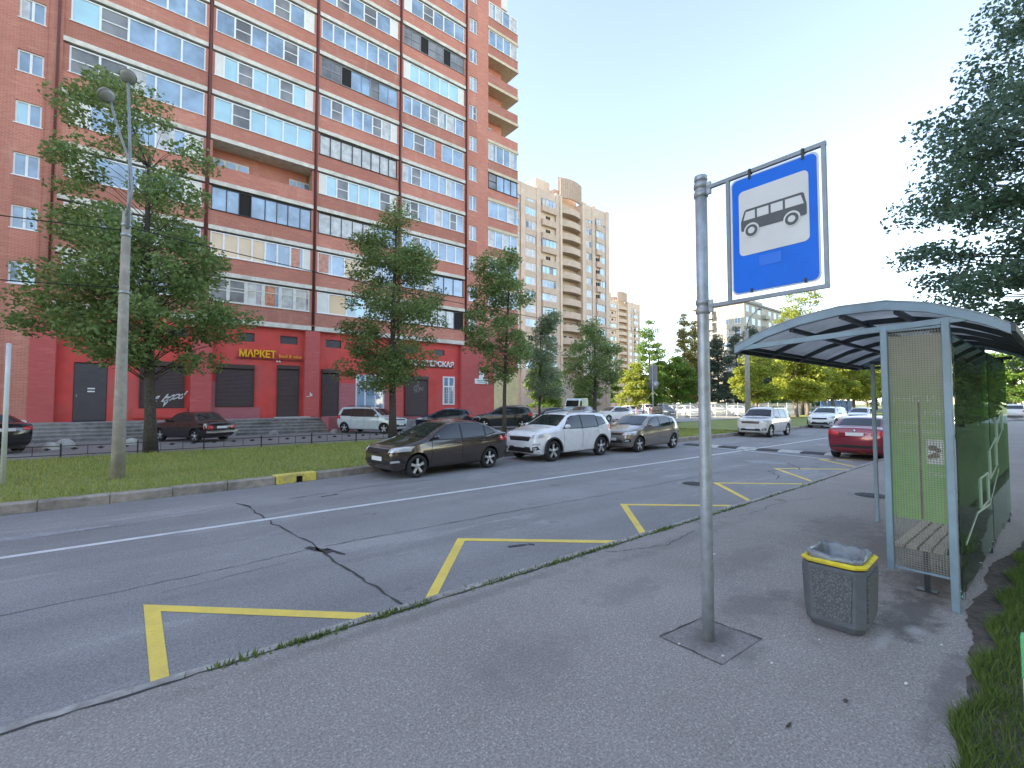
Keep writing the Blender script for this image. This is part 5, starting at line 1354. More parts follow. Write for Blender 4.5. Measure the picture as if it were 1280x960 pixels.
def make_car(kind, paint_m, name, detail=2, rim='rim', plate_rear=True):
    sp = SPEC[kind]; wb, W, r = sp['wb'], sp['W'], sp['r']
    root = empty(name, (0,0,0))
    vs, fs = car_body(sp)
    bm = bmesh.new(); bv = [bm.verts.new(v) for v in vs]
    for f in fs: bm.faces.new([bv[i] for i in f])
    bmesh.ops.recalc_face_normals(bm, faces=bm.faces)
    bvh = BVHTree.FromBMesh(bm)
    me = bpy.data.meshes.new('body'); bm.to_mesh(me); bm.free()
    body = link(bpy.data.objects.new('body', me)); me.materials.append(paint_m); me.materials.append(MT['blackplastic'])
    cut = MB()
    for sx in (1, -1):
        for sy in (1, -1):
            y0, y1 = sorted((sy*(W/2-.30), sy*(W/2+.15)))
            n = 28; R = r + .055; c = [(sx*wb/2 + R*math.cos(2*PI*i/n), r + .01 + R*math.sin(2*PI*i/n)) for i in range(n)]
            v2 = [(x, y0, z) for x, z in c] + [(x, y1, z) for x, z in c]
            cut.add(v2, [tuple(range(n)), tuple(range(2*n-1, n-1, -1))] + [(i, n+i, n+(i+1) % n, (i+1) % n) for i in range(n)], 1)
    cme = cut.mesh('cut', [paint_m, MT['blackplastic']]); 
    b2 = bmesh.new(); b2.from_mesh(cme); bmesh.ops.recalc_face_normals(b2, faces=b2.faces); b2.to_mesh(cme); b2.free()
    co = link(bpy.data.objects.new('cut', cme))
    md = body.modifiers.new('arches', 'BOOLEAN'); md.object = co; md.operation = 'DIFFERENCE'; md.solver = 'EXACT'
    dg = bpy.context.evaluated_depsgraph_get(); nm = bpy.data.meshes.new_from_object(body.evaluated_get(dg))
    body.modifiers.clear(); body.data = nm; bpy.data.objects.remove(co); nm.name = 'body'
    nm.polygons.foreach_set('use_smooth', [True]*len(nm.polygons)); nm.set_sharp_from_angle(angle=rad(38))
    body.parent = root
    def hit(p, d):
        h = bvh.ray_cast(Vector(p) - Vector(d) * 4, Vector(d), 9)
        return h[0], h[1]
    def decal(nm_, quads, d, m, off=.006, n=6, k=6, parent=None):
        mb = MB(); d = Vector(d)
        for q in quads:
            q = [Vector(p) for p in q]; idx = {}
            for i in range(n + 1):
                for j in range(k + 1):
                    p = (q[0].lerp(q[1], i/n)).lerp(q[3].lerp(q[2], i/n), j/k)
                    h, nr = hit(p, d)
                    if h is None: continue
                    if nr.dot(d) > 0: nr = -nr
                    idx[i, j] = len(mb.v); mb.v.append(tuple(h + nr * off))
            for i in range(n):
                for j in range(k):
                    c = [idx.get(a) for a in ((i,j),(i+1,j),(i+1,j+1),(i,j+1))]
                    if None not in c: mb.f.append(c); mb.m.append(0); mb.sm.append(True)
        o = mb.build(nm_, m, parent or root)
        # wind the faces outwards
        bm = bmesh.new(); bm.from_mesh(o.data)
        bm.normal_update()
        for f in bm.faces:
            if f.normal.dot(d) > 0: f.normal_flip()
        bm.to_mesh(o.data); bm.free(); return o
    ws, rw = sp['ws'], sp['rw']; DN = (0,0,-1)
    decal('windscreen', [[(ws[0],-ws[1],2),(ws[0],ws[1],2),(ws[2],ws[3],2),(ws[2],-ws[3],2)]], DN, MT['carglass'], n=10, k=8)
    if kind in ('suv', 'boxsuv', 'wagon', 'hatch'):
        zt = lambda x: smooth_at(sp['top'], x, .04)
        za, zb_ = zt(rw[0]) - .03, zt(rw[2])
        decal('rear_window', [[(-3,-rw[1],za),(-3,rw[1],za),(-3,rw[3],zb_),(-3,-rw[3],zb_)]], (1,0,0), MT['carglass'], n=8, k=6)
    else:
        decal('rear_window', [[(rw[0],-rw[1],2),(rw[0],rw[1],2),(rw[2],rw[3],2),(rw[2],-rw[3],2)]], DN, MT['carglass'], n=8, k=8)
    for s in (1, -1):
        d = (0, -s, 0)
        A_ = sp['sw']; l_ = A_[0][0]; r_ = A_[-1][1]
        decal('window_surround', [[(q[0][0]+(.05 if q is A_[0] else .04),0,q[0][1]-.028),(q[1][0]-(.05 if q is A_[-1] else .04),0,q[1][1]-.028),(q[2][0]-(.05 if q is A_[-1] else .04),0,q[2][1]+.022),(q[3][0]+(.05 if q is A_[0] else .04),0,q[3][1]+.022)] for q in A_], d, MT['blackplastic'], .003, 6, 6)
        for q in sp['sw']:
            decal('side_window', [[(x, 0, z) for x, z in q]], d, MT['carglass'], .006, 5, 5)
        a = sp['sw'][0]; c = sp['sw'][-1]
        if detail > 1:
            pil = [[(sp['sw'][0][1][0]-.055,0,sp['sw'][0][1][1]),(sp['sw'][0][1][0]+.003,0,sp['sw'][0][1][1]),(sp['sw'][0][2][0]+.003,0,sp['sw'][0][2][1]),(sp['sw'][0][2][0]-.055,0,sp['sw'][0][2][1])]]
            decal('pillar_trim', pil, d, MT['blackplastic'], .0065, 1, 5)
            zb_ = interp(sp['bot'], 0) + .12; bl = interp(sp['belt'], 0)
            x1 = sp['sw'][0][1][0] - .03; x0 = sp['sw'][0][0][0] + .02; x2 = c[0][0] - .02
            for (xa, xb) in ((x0, x0-.03), (x1, x1), (x2+.0, x2+.06)):
                decal('panel_gap', [[(xa-.006,0,zb_),(xa+.006,0,zb_),(xb+.006,0,bl-.0),(xb-.006,0,bl-.0)]], d, MT['seam'], .002, 1, 10)
            for xh in (x1 + .16, x2 + .16):
                hh, nr = hit((xh, 0, bl - .075), d)
                mb = MB(); mb.box(xh-.09, xh+.09, hh.y - .008*0 if False else min(hh.y, hh.y + s*.035), max(hh.y, hh.y + s*.035), bl-.095, bl-.062)
                mb.build('door_handle', paint_m, root, bevel=.008)
            decal('sill_trim', [[(wb/2-r-.08,0,zb_-.10),(-wb/2+r+.08,0,zb_-.10),(-wb/2+r+.08,0,zb_-.035),(wb/2-r-.08,0,zb_-.035)]], d, MT['blackplastic'], .004, 10, 1)
        # mirror
        x0 = a[0][0]; hh, nr = hit((x0, 0, a[0][1]), d)
        if hh is not None:
            bmm = bmesh.new(); bmesh.ops.create_cube(bmm, size=1)
            for v in bmm.verts:
                v.co = Vector((v.co.x*.13 - (.03 if v.co.y*s > 0 else 0), v.co.y*.19, v.co.z*(.14 if v.co.y*s < 0 else .12)))
            bmesh.ops.bevel(bmm, geom=bmm.edges[:], offset=.035, segments=2, affect='EDGES')
            mm = bpy.data.meshes.new('wing_mirror'); bmm.to_mesh(mm); bmm.free(); mm.materials.append(paint_m if kind != 'boxy' else MT['blackplastic'])
            mm.polygons.foreach_set('use_smooth', [True]*len(mm.polygons))
            mo = link(bpy.data.objects.new('wing_mirror', mm)); mo.parent = root; mo.location = (x0 - .06, hh.y + s*.125, a[0][1] + .07)
    # front face
    xf = sp['top'][0][0]; F = (-1, 0, 0); B = (1, 0, 0); w = W / 2
    zh = interp(sp['top'], xf - .05)
    sedan_z = zh
    if kind == 'boxy':
        decal('grille', [[(4,-.40,zh-.17),(4,.40,zh-.17),(4,.40,zh-.03),(4,-.40,zh-.03)]], F, MT['blackplastic'], .008)
        for s in (1, -1): decal('headlight', [[(4,s*.42,zh-.17),(4,s*.74,zh-.17),(4,s*.74,zh-.03),(4,s*.42,zh-.03)]], F, MT['headlamp'], .01)
    else:
        big = kind in ('suv', 'boxsuv')
        g0, g1 = (zh - .21, zh - .06) if big else (zh - .10, zh + .005)
        decal('grille', [[(4,-.46,g0+.02),(4,.46,g0+.02),(4,.52,g1),(4,-.52,g1)]], F, MT['blackplastic'], .008, 10, 4)
        if kind == 'boxsuv':
            for zz_ in (g0+.05, g0+.10): decal('grille_bar', [[(4,-.47,zz_),(4,.47,zz_),(4,.47,zz_+.022),(4,-.47,zz_+.022)]], F, MT['chrome'], .014, 10, 1)
        elif detail > 1: decal('grille_trim', [[(4,-.52,g1-.004),(4,.52,g1-.004),(4,.52,g1+.016),(4,-.52,g1+.016)]], F, MT['chrome'], .010, 10, 1)
        for s in (1, -1):
            h0, h1 = (zh - .12, zh + .03) if big else (zh - .10, zh + .045)
            decal('headlight', [[(4,s*.54,h0+.02),(4,s*.865*w/ .86,h0+.05),(4,s*.86*w/.86,h1+.035),(4,s*.56,h1-.02)]], F, MT['headlamp'], .008, 8, 5)
        i0 = interp(sp['bot'], xf - .03)
        decal('bumper_intake', [[(4,-.55,i0+.04),(4,.55,i0+.04),(4,.50,i0+.17),(4,-.50,i0+.17)]], F, MT['blackplastic'], .006, 10, 4)
        for s in (1, -1):
            decal('fog_lamp_recess', [[(4,s*.60,i0+.06),(4,s*.80,i0+.09),(4,s*.78,i0+.21),(4,s*.62,i0+.17)]], F, MT['blackplastic'], .007, 4, 4)
            if detail > 1: decal('fog_lamp', [[(4,s*.64,i0+.10),(4,s*.76,i0+.115),(4,s*.755,i0+.165),(4,s*.65,i0+.15)]], F, MT['headlamp'], .012, 3, 3)
        if kind == 'suv':
            for s in (1, -1): decal('headlight_strip', [[(4,s*.62,i0+.23),(4,s*.82,i0+.25),(4,s*.81,i0+.30),(4,s*.63,i0+.28)]], F, MT['headlamp'], .010, 4, 2)
            decal('bumper_skid', [[(4,-.78,i0-.02),(4,.78,i0-.02),(4,.72,i0+.06),(4,-.72,i0+.06)]], F, MT['blackplastic'], .008, 10, 2)
    pz = (interp(sp['bot'], xf - .02) + .10) if kind != 'boxy' else zh - .32
    decal('licence_plate', [[(4,-.26,pz),(4,.26,pz),(4,.26,pz+.112),(4,-.26,pz+.112)]], F, MT['plate'], .016, 4, 2)
    # rear face
    xr = sp['top'][-1][0]; zr = interp(sp['top'], xr + .04)
    if kind in ('sedan', 'liftback'):
        for s in (1, -1):
            decal('tail_light', [[(-4,s*.46,zr-.21),(-4,s*.83,zr-.19),(-4,s*.82,zr-.05),(-4,s*.46,zr-.08)]], B, MT['taillamp'], .008, 6, 4)
            decal('tail_light', [[(xr+.02,s*3,zr-.19),(xr+.26,s*3,zr-.16),(xr+.24,s*3,zr-.06),(xr+.02,s*3,zr-.06)]], (0,-s,0), MT['taillamp'], .008, 4, 3)
        decal('licence_plate', [[(-4,-.26,zr-.23),(-4,.26,zr-.23),(-4,.26,zr-.115),(-4,-.26,zr-.115)]], B, MT['plate'], .012, 4, 2)
        decal('rear_bumper_trim', [[(-4,-.72,.42),(-4,.72,.42),(-4,.76,.52),(-4,-.76,.52)]], B, MT['blackplastic'], .008, 8, 2)
        mb = MB(); mb.lathe([(.001,xr-.016),(.05,xr-.013),(.052,xr)], (0,0,zr-.06), 14, 'x'); mb.build('boot_badge', MT['chrome'], root)
    elif kind == 'boxy':
        for s in (1, -1): decal('tail_light', [[(-4,s*.46,.64),(-4,s*.76,.64),(-4,s*.76,.80),(-4,s*.46,.80)]], B, MT['taillamp'], .008, 4, 3)
        decal('licence_plate', [[(-4,-.26,.655),(-4,.26,.655),(-4,.26,.765),(-4,-.26,.765)]], B, MT['plate'], .012, 4, 2)
        for (x0, x1) in ((xr-.10, xr+.03), (xf-.03, xf+.10)):
            mb = MB(); mb.box(x0, x1, -.78, .78, .44, .545); mb.build('chrome_bumper', MT['chrome'], root, bevel=.02)
    else:
        zb0 = interp(sp['belt'], xr)
        for s in (1, -1):
            decal('tail_light', [[(-4,s*.52,zb0-.20),(-4,s*.84,zb0-.18),(-4,s*.80,zb0+.06),(-4,s*.62,zb0-.0)]], B, MT['taillamp'], .008, 5, 5)
            decal('tail_light', [[(xr+.05,s*3,zb0-.16),(xr+.30,s*3,zb0-.12),(xr+.30,s*3,zb0+.04),(xr+.12,s*3,zb0+.06)]], (0,-s,0), MT['taillamp'], .008, 4, 3)
        decal('licence_plate', [[(-4,-.26,zb0-.26),(-4,.26,zb0-.26),(-4,.26,zb0-.15),(-4,-.26,zb0-.15)]], B, MT['plate'], .012, 4, 2)
        decal('rear_bumper_trim', [[(-4,-.78,.36),(-4,.78,.36),(-4,.80,.56),(-4,-.80,.56)]], B, MT['blackplastic'], .008, 8, 2)
    if sp.get('rails'):
        for s in (1, -1):
            pts = [(x, s*(.56 if kind != 'boxsuv' else .60), smooth_at(sp['top'], x, .04) + (.065 if 0 < i < 4 else .0)) for i, x in enumerate([-1.5,-1.35,-.6,.15,.3])]
            mb = MB(); mb.tube(pts, .018, 8); mb.build('roof_rail', MT['blackplastic' if kind != 'suv' else 'alu'], root)
    # wheels
    for sx in (1, -1):
        for sy in (1, -1):
            tw = .205
            mb = MB(); R = r
            mb.lathe([(R*.72,-tw/2+.01),(R*.82,-tw/2),(R*.95,-tw/2+.012),(R,-tw/2+.045),(R,tw/2-.045),(R*.95,tw/2-.012),(R*.82,tw/2),(R*.72,tw/2-.01),(R*.72,-tw/2+.01)], n=30, axis='y')
            wo = mb.build('wheel', MT['tyre'], root, (sx*wb/2, sy*(W/2-.125), r))
            if sy < 0: wo.rotation_euler = (0, 0, PI)
            rm = MB(); q = R*.74; f = tw/2
            rm.lathe([(q,f-.016),(q*.93,f-.012),(q*.88,f-.035),(q*.86,-.02),(.001,-.02)], n=30, axis='y', mi=0)
            rm.lathe([(q*.30,f-.03),(q*.22,f-.012),(.001,f-.010)], n=16, axis='y', mi=1)
            ns = 5
            for i in range(ns):
                a = 2*PI*i/ns + .3; dx, dz = math.cos(a), math.sin(a); px, pz_ = -dz, dx
                v = []
                for (rr_, hw, yy) in ((q*.18, q*.13, f-.022), (q*.90, q*.17, f-.018)):
                    for sgn in (-1, 1): v.append((dx*rr_ + px*hw*sgn, yy, dz*rr_ + pz_*hw*sgn))
                    for sgn in (-1, 1): v.append((dx*rr_ + px*hw*sgn*1.1, yy-.035, dz*rr_ + pz_*hw*sgn*1.1))
                rm.add(v, [(0,4,5,1),(0,2,6,4),(1,5,7,3)], 1)
            rm.build('rim', [MT['rim_dark'], MT[rim]], wo, fixn=True)
            if sp.get('clad'):
                cl = MB(); n = 18; v = []
                hh, nr = hit((sx*wb/2 + 0, 0, r + r + .09), (0,-sy,0)); yy = hh.y if hh else sy*W/2
                for i in range(n + 1):
                    a = PI * (-.06 + 1.12 * i / n); 
                    for (rr_, yo) in ((r+.045, -.03), (r+.045, .012), (r+.105, .010), (r+.115, -.03)):
                        v.append((sx*wb/2 + rr_*math.cos(a), yy + sy*yo, r + .01 + rr_*math.sin(a)))
                cl.add(v, [(i*4+j, i*4+j+1, i*4+5+j, i*4+4+j) for i in range(n) for j in range(3)])
                cl.build('arch_trim', MT['blackplastic'], root, fixn=True)
    if detail > 1:
        for s in (.25, -.35):
            zc = smooth_at(sp['top'], ws[0]+.02, .04)
            pts = []
            for i in range(6):
                f = i / 5; x = ws[0] - .02 - .10*f; y = s + f*.5; h, _ = hit((x, y, 2), DN)
                if h: pts.append(h + Vector((0,0,.02)))
            mb = MB(); mb.tube(pts, .007, 5); mb.build('wiper', MT['blackplastic'], root)
    return root

P_BROWN = paint('brown metallic paint', (.062,.045,.039), .4); P_WHITE = paint('white paint', (.82,.82,.82)); P_BEIGE = paint('beige grey metallic paint', (.27,.235,.20), .45)
P_CREAM = paint('warm white paint', (.70,.67,.62)); P_RED = paint('maroon paint', (.24,.018,.035), .2); P_BLACK = paint('black cherry paint', (.016,.008,.010)); P_PALE = paint('pale ice blue paint', (.58,.66,.68))
P_NAVY = paint('dark navy paint', (.014,.022,.055), .2); P_SLATE = paint('dark slate paint', (.025,.032,.036), .3); P_JET = paint('black paint', (.010,.010,.012)); P_SILVER = paint('silver paint', (.42,.43,.44), .5)
P_BLUE = paint('blue paint', (.03,.085,.20), .3); P_GREY = paint('grey paint', (.16,.17,.18), .4)

def place(o, x, y, z, deg, label, group=None):
    o.location = (x, y, z); o.rotation_euler = (0, 0, rad(deg)); tag(o, label, 'car', group); return o
GP = 'cars parked along the far kerb'; GD = 'cars parked on the driveway before the red building'; GL = 'cars in the distant car park'
rapid = place(make_car('liftback', P_BROWN, 'parked_car'), 6.93, 12.02, RZ, 186.5, 'dark brown liftback parked nearest at the far kerb', GP)
sport = place(make_car('suv', P_WHITE, 'parked_car'), 12.15, 12.15, RZ, 183.5, 'white crossover with black wheel arch trim parked behind the brown liftback', GP)
ceed = place(make_car('hatch', P_BEIGE, 'parked_car'), 16.85, 11.98, RZ, 182.5, 'beige grey hatchback parked behind the white crossover', GP)
esc = place(make_car('boxsuv', P_CREAM, 'parked_car'), 29.25, 11.9, RZ, 182, 'boxy white off-road wagon with chrome grille facing along the far kerb', GP)
hyu = place(dup(sport), 42.4, 12.45, RZ, 181.5, 'white crossover seen smallest of the white cars at the far kerb, beyond the speed hump', GP)
place(make_car('sedan', P_SILVER, 'parked_car', 1), 54, 13.1, RZ, 182, 'silver car parked farthest along the far kerb', GP)
red = place(make_car('sedan', P_RED, 'parked_car'), 21.25, 4.86, RZ, 0, 'maroon sedan seen from behind beside the bus shelter')
place(make_car('hatch', P_NAVY, 'parked_car', 1), 34, 5.0, RZ, 0, 'dark blue car ahead of the maroon sedan, half hidden by the shelter post')
lada = place(make_car('boxy', P_BLACK, 'parked_car'), 1.97, 27.74, 0, 121, 'old boxy black sedan with chrome bumpers parked by the stairs', GD)
place(make_car('sedan', P_JET, 'parked_car'), -5.1, 26.2, 0, 128, 'dark sedan cut off by the left edge of the photo', GD)
larg = place(make_car('wagon', P_PALE, 'parked_car'), 11.3, 28.04, 0, -58, 'pale ice blue estate car with roof rails before the shop entrance', GD)
place(make_car('hatch', P_NAVY, 'parked_car'), 16.7, 28.0, 0, 142, 'dark navy hatchback between the linden and the slim tree', GD)
place(make_car('suv', P_SLATE, 'parked_car'), 20.3, 26.0, 0, 138, 'dark slate crossover behind the slim third tree', GD)
blk = place(make_car('sedan', P_JET, 'parked_car', 1), 25.9, 27.4, 0, 163, 'black sedan near the grey shed', GD)
wht = place(make_car('sedan', P_WHITE, 'parked_car', 1), 37.2, 29.6, 0, 170, 'white sedan just right of the dark round tree', GL)
place(make_car('hatch', P_BLUE, 'parked_car', 1), 37.8, 34.5, 0, 200, 'blue hatchback left of the white sedan in the car park', GL)
lot = make_car('hatch', P_WHITE, 'parked_car', 1); lot2 = make_car('boxsuv', P_CREAM, 'parked_car', 1)
lots = [(150,60,lot,250,'white hatchback behind the walkers, first on the left'),(168,66,lot2,245,'cream off-road wagon behind the walkers at the sign post'),(190,58,blk,240,'black sedan in the sunny row right of the sign post'),
        (203,62,lot,240,'white hatchback in the sunny row just left of the bus sign pole'),(219,60,wht,235,'white sedan in the sunny row hidden partly by the bus sign pole'),(252,66,lot2,230,'cream off-road wagon right of the bus sign pole'),
        (266,72,lot,230,'white hatchback at the right end of the sunny row'),(281,70,wht,225,'white sedan deep in the car park beside the pale lattice')]
first = True
for (u, z, src, dg_, lab) in lots:
    o = dup(src); X = z*(.001363*u+.629); Y = z*(.777-.001104*u)
    place(o, X, Y, 0, dg_, lab, GL)
lot.location = (66, 30.5, 0); lot.rotation_euler = (0,0,rad(225)); tag(lot, 'white hatchback behind the lattice fence near the lindens', 'car', GL)
lot2.location = (60, 39, 0); lot2.rotation_euler = (0,0,rad(240)); tag(lot2, 'cream off-road wagon at the back of the car park', 'car', GL)
place(dup(lot2), 73, 4.15, 0, 2, 'white off-road wagon seen from behind at the right edge beyond the shelter', 'cars beyond the shelter')
place(dup(lot), 86, 4.9, 0, 2, 'white hatchback farther along at the right edge beyond the shelter', 'cars beyond the shelter')
# delivery van in the lot
t = empty('delivery_van', (44.5, 41.5, 0), rad(205), 'white and pale blue delivery van far behind the dark round tree', 'van')
mb = MB(); ring_ = [(-2.3,.35),(-2.35,1.0),(-2.3,2.3),(-2.1,2.45),(1.0,2.42),(1.35,2.2),(1.9,1.35),(2.5,1.15),(2.6,.9),(2.6,.35)]
n = len(ring_); vs = [(x,-.95,z) for x,z in ring_] + [(x,.95,z) for x,z in ring_]
mb.add(vs, [tuple(range(n)), tuple(range(2*n-1,n-1,-1))] + [(i,n+i,n+(i+1) % n,(i+1) % n) for i in range(n)]); mb.build('body', P_PALE, t, bevel=.06, fixn=True)
mb = MB(); mb.quad((1.42,-.8,2.12),(1.42,.8,2.12),(1.91,.85,1.37),(1.91,-.85,1.37)); o = mb.build('windscreen', MT['carglass'], t); o.location = (.03,0,.03)
for s in (1,-1):
    mb = MB(); mb.quad((.5,s*.956,1.35),(1.6,s*.956,1.35),(1.25,s*.956,2.1),(.5,s*.956,2.1)); mb.build('side_window', MT['carglass'], t)
    for x in (-1.5,1.7):
        mb = MB(); mb.lathe([(.2,-.1),(.36,-.1),(.36,.1),(.2,.1),(.001,.1)], (x,s*.88,.36), 20, 'y'); mb.build('wheel', MT['tyre'], t)
t = empty('litter_drum', (-4.15, 28.3, 0), 0, 'small green bin with a white lid beside the dark sedan at left', 'bin')
mb = MB(); mb.lathe([(.001,0),(.26,0),(.30,.85)], n=18); mb.build('drum', MT['greenpole'], t)
mb = MB(); mb.lathe([(.31,.85),(.31,1.1),(.26,1.14),(.001,1.15)], n=18); mb.build('lid', MT['sign_white'], t)

# ------------------------------------------------------------------ walkers in the sunny car park
def person(x, y, rz, top_col, leg_col, hair_col, h, label, long_hair=False):
    r = empty('person', (x, y, 0), rz, label, 'person')
    k = h / 1.72
    J = [(0,0,.98),(0,0,1.15),(0,0,1.38),(0,.01,1.50),(0,.03,1.60),(0,.02,1.70), (.10,0,.92),(.12,.10,.50),(.12,.04,.09),(.12,.14,.04), (-.10,0,.92),(-.12,-.10,.50),(-.12,-.24,.12),(-.12,-.14,.05),
         (.19,0,1.40),(.25,-.05,1.14),(.25,.04,.90),(.24,.08,.82),(-.19,0,1.40),(-.25,.05,1.14),(-.24,.14,.92),(-.23,.17,.84)]
    E_ = [(0,1),(1,2),(2,3),(3,4),(4,5),(0,6),(6,7),(7,8),(8,9),(0,10),(10,11),(11,12),(12,13),(2,14),(14,15),(15,16),(16,17),(2,18),(18,19),(19,20),(20,21)]
    Rr = [.15,.14,.15,.055,.10,.085,.095,.065,.045,.04,.095,.065,.045,.04,.06,.045,.035,.035,.06,.045,.035,.035]
    me = bpy.data.meshes.new('body'); me.from_pydata([tuple(c*k for c in j) for j in J], E_, [])
    o = link(bpy.data.objects.new('body', me)); md = o.modifiers.new('skin', 'SKIN'); md.use_smooth_shade = True
    for i, v in enumerate(me.skin_vertices[0].data): v.radius = (Rr[i]*k, Rr[i]*k*(.8 if i < 3 else 1))
    me.skin_vertices[0].data[0].use_root = True
    o.modifiers.new('sub', 'SUBSURF').levels = 1
    dg = bpy.context.evaluated_depsgraph_get(); nm = bpy.data.meshes.new_from_object(o.evaluated_get(dg)); o.modifiers.clear(); o.data = nm; o.parent = r
    for m in (MT['skin'], mat('shirt', top_col, .8), mat('trousers', leg_col, .8), mat('hair', hair_col, .7)): nm.materials.append(m)
    for p in nm.polygons:
        c = p.center / k
        p.material_index = (1 if .95 < c.z < 1.45 and abs(c.x) < .27 and not (abs(c.x) > .2 and c.z < 1.15) else 2 if c.z <= .97 and abs(c.x) < .2 and c.z > .1 else 3 if c.z > 1.66 or (c.z > 1.52 and c.y < -.02) or c.z <= .1 else 0)
    return r
person(47.7, 33.4, rad(200), (.45,.50,.70), (.02,.02,.03), (.02,.015,.012), 1.72, 'dark haired walker in a pale blue top between two people in pink')
person(48.5, 33.0, rad(190), (.75,.16,.25), (.60,.20,.28), (.10,.06,.04), 1.45, 'walker in a bright pink outfit beside the sign post')
person(47.0, 33.9, rad(210), (.75,.34,.36), (.55,.30,.30), (.25,.15,.08), 1.35, 'walker in a salmon pink outfit left of the others')

# ------------------------------------------------------------------ trees
RV = Vector((math.sin(YAW), -math.cos(YAW), 0))       # every crown is laid out across and along this direction
RANG = math.atan2(RV.y, RV.x)
def leaves_mesh(name, cent, size, seed, m, droop=0.0, flat=.5):
    """one leaf-sized rhombus per centre"""
    rg = np.random.default_rng(seed); n = len(cent)
    a = rg.normal(size=(n, 3)); a[:, 2] = a[:, 2] * flat - droop; a /= np.linalg.norm(a, axis=1)[:, None]
    b = rg.normal(size=(n, 3)); b -= (b * a).sum(1)[:, None] * a; b /= np.linalg.norm(b, axis=1)[:, None]
    s = size * rg.uniform(.6, 1.25, n)[:, None]
    nv = np.cross(a, b)
    v = np.empty((n, 4, 3)); v[:, 0] = cent - a*s*.5; v[:, 1] = cent + b*s*.33 + nv*s*.06; v[:, 2] = cent + a*s*.55; v[:, 3] = cent - b*s*.33 + nv*s*.06
    me = bpy.data.meshes.new(name); me.vertices.add(n*4); me.vertices.foreach_set('co', v.reshape(-1))
    me.loops.add(n*4); me.loops.foreach_set('vertex_index', np.arange(n*4, dtype=np.int32))
    me.polygons.add(n); me.polygons.foreach_set('loop_start', np.arange(0, n*4, 4, dtype=np.int32)); me.polygons.foreach_set('loop_total', np.full(n, 4, dtype=np.int32))
    me.materials.append(m); me.update(); me.validate()
    return me

def tree(label, loc, prof, trunk, nclump, nleaf, size, lm, seed, bark='bark', name='tree', group=None, rc=(.35,.75), depth=.9, flat=.6, fill=.45, lean=(0,0), droop=0.0, branches=True, low=None, shrink=.3, thin=None):
    """prof: [(height, left, right)] outline of the crown; trunk: (radius, top height)"""
    r = empty(name, loc, RANG, label, 'tree', group)
    rn = random.Random(seed); rg = np.random.default_rng(seed)
    zs = [p[0] for p in prof]
    def sec(z):
        z = min(max(z, min(zs)), max(zs))
        pp = sorted(prof)
        for (a, b) in zip(pp, pp[1:]):
            if a[0] <= z <= b[0]:
                f = (z - a[0]) / (b[0] - a[0] + 1e-9); return a[1] + (b[1]-a[1])*f, a[2] + (b[2]-a[2])*f
        return pp[0][1], pp[0][2]
    shr = shrink * (rc[0] + rc[1]) / 2
    prof = [(z, l + min(shr, .4*(r_-l)), r_ - min(shr, .4*(r_-l))) for z, l, r_ in prof]
    z0, z1 = min(zs), max(zs); cl = []
    wmax = max(p[2] - p[1] for p in prof)
    while len(cl) < nclump:
        z = rn.uniform(z0, z1); l, rr = sec(z); wd = rr - l
        if rn.random() > (wd / wmax) ** 1.3 + .08: continue
        if thin and z > thin[0] and rn.random() > thin[1]: continue
        a = rn.uniform(0, 2*PI); q = math.sqrt(rn.uniform(fill**2, 1))
        x = (l+rr)/2 + math.cos(a)*q*wd/2; y = math.sin(a)*q*wd/2*depth
        cl.append(Vector((x, y, z)))
    tr, th = trunk
    mb = MB(); pts = []; rs = []
    for i in range(9):
        f = i / 8; pts.append((lean[0]*f + .05*math.sin(5*f+seed), lean[1]*f + .05*math.cos(4*f+seed), -.1 + th*f)); rs.append(tr*(1.25 if i == 0 else 1 - .75*f))
    mb.tube(pts, rs, 10)
    def tp(z):
        f = min(max((z + .1) / th, 0), 1); return Vector((lean[0]*f, lean[1]*f, z))
    for c in cl if branches else []:
        d = math.hypot(c.x - lean[0]*.5, c.y); zb = c.z - d*rn.uniform(.35,.7) ; zb = min(max(zb, (low or z0*.9)), th*.95)
        a = tp(zb); m_ = a.lerp(c, .5) + Vector((0,0,d*.10)); rb = max(.012, tr*.16*(1 - zb/th*.6))
        mb.tube([a, m_, c], [rb, rb*.6, rb*.2], 5, cap=False)
    mb.build('trunk', MT[bark], r)
    per = nleaf // nclump; C = []
    for c in cl:
        R = rn.uniform(*rc); k = rg.normal(size=(int(per*(R/((rc[0]+rc[1])/2))**1.5), 3))
        k /= (np.linalg.norm(k, axis=1)[:, None] + 1e-6); k *= (rg.uniform(.15, 1, len(k))[:, None])**.6
        C.append(np.array(c)[None, :] + k * np.array([R*1.15, R*1.15, R*flat])[None, :])
    me = leaves_mesh('crown', np.concatenate(C), size, seed, MT[lm], droop)
    o = link(bpy.data.objects.new('crown', me)); o.parent = r
    return r
GS = 'street trees on the verge'
# big tree in front of the red building
tree('large dense dark green tree behind the concrete lamp post', (.23,22.06,0), [(14.9,-2.2,-1.4),(14.2,-2.6,-.9),(13.5,-3.6,.2),(12.4,-3.4,1.0),(11.3,-2.6,2.6),(10.2,-3.9,1.6),(9,-3.4,1.9),(7.7,-3.1,2.4),(6.5,-3.7,2.9),(5.3,-4.4,3.3),(4.5,-4.1,3.2),(3.8,-3.0,2.6),(3.3,-1.0,2.2)],
     (.21,11.5), 185, 33000, .16, 'leaf_maple', 1, group=GS, rc=(.4,.85), flat=.75, fill=.3, thin=(8.2,.42), shrink=.45, lean=(-.35,0), low=2.6)
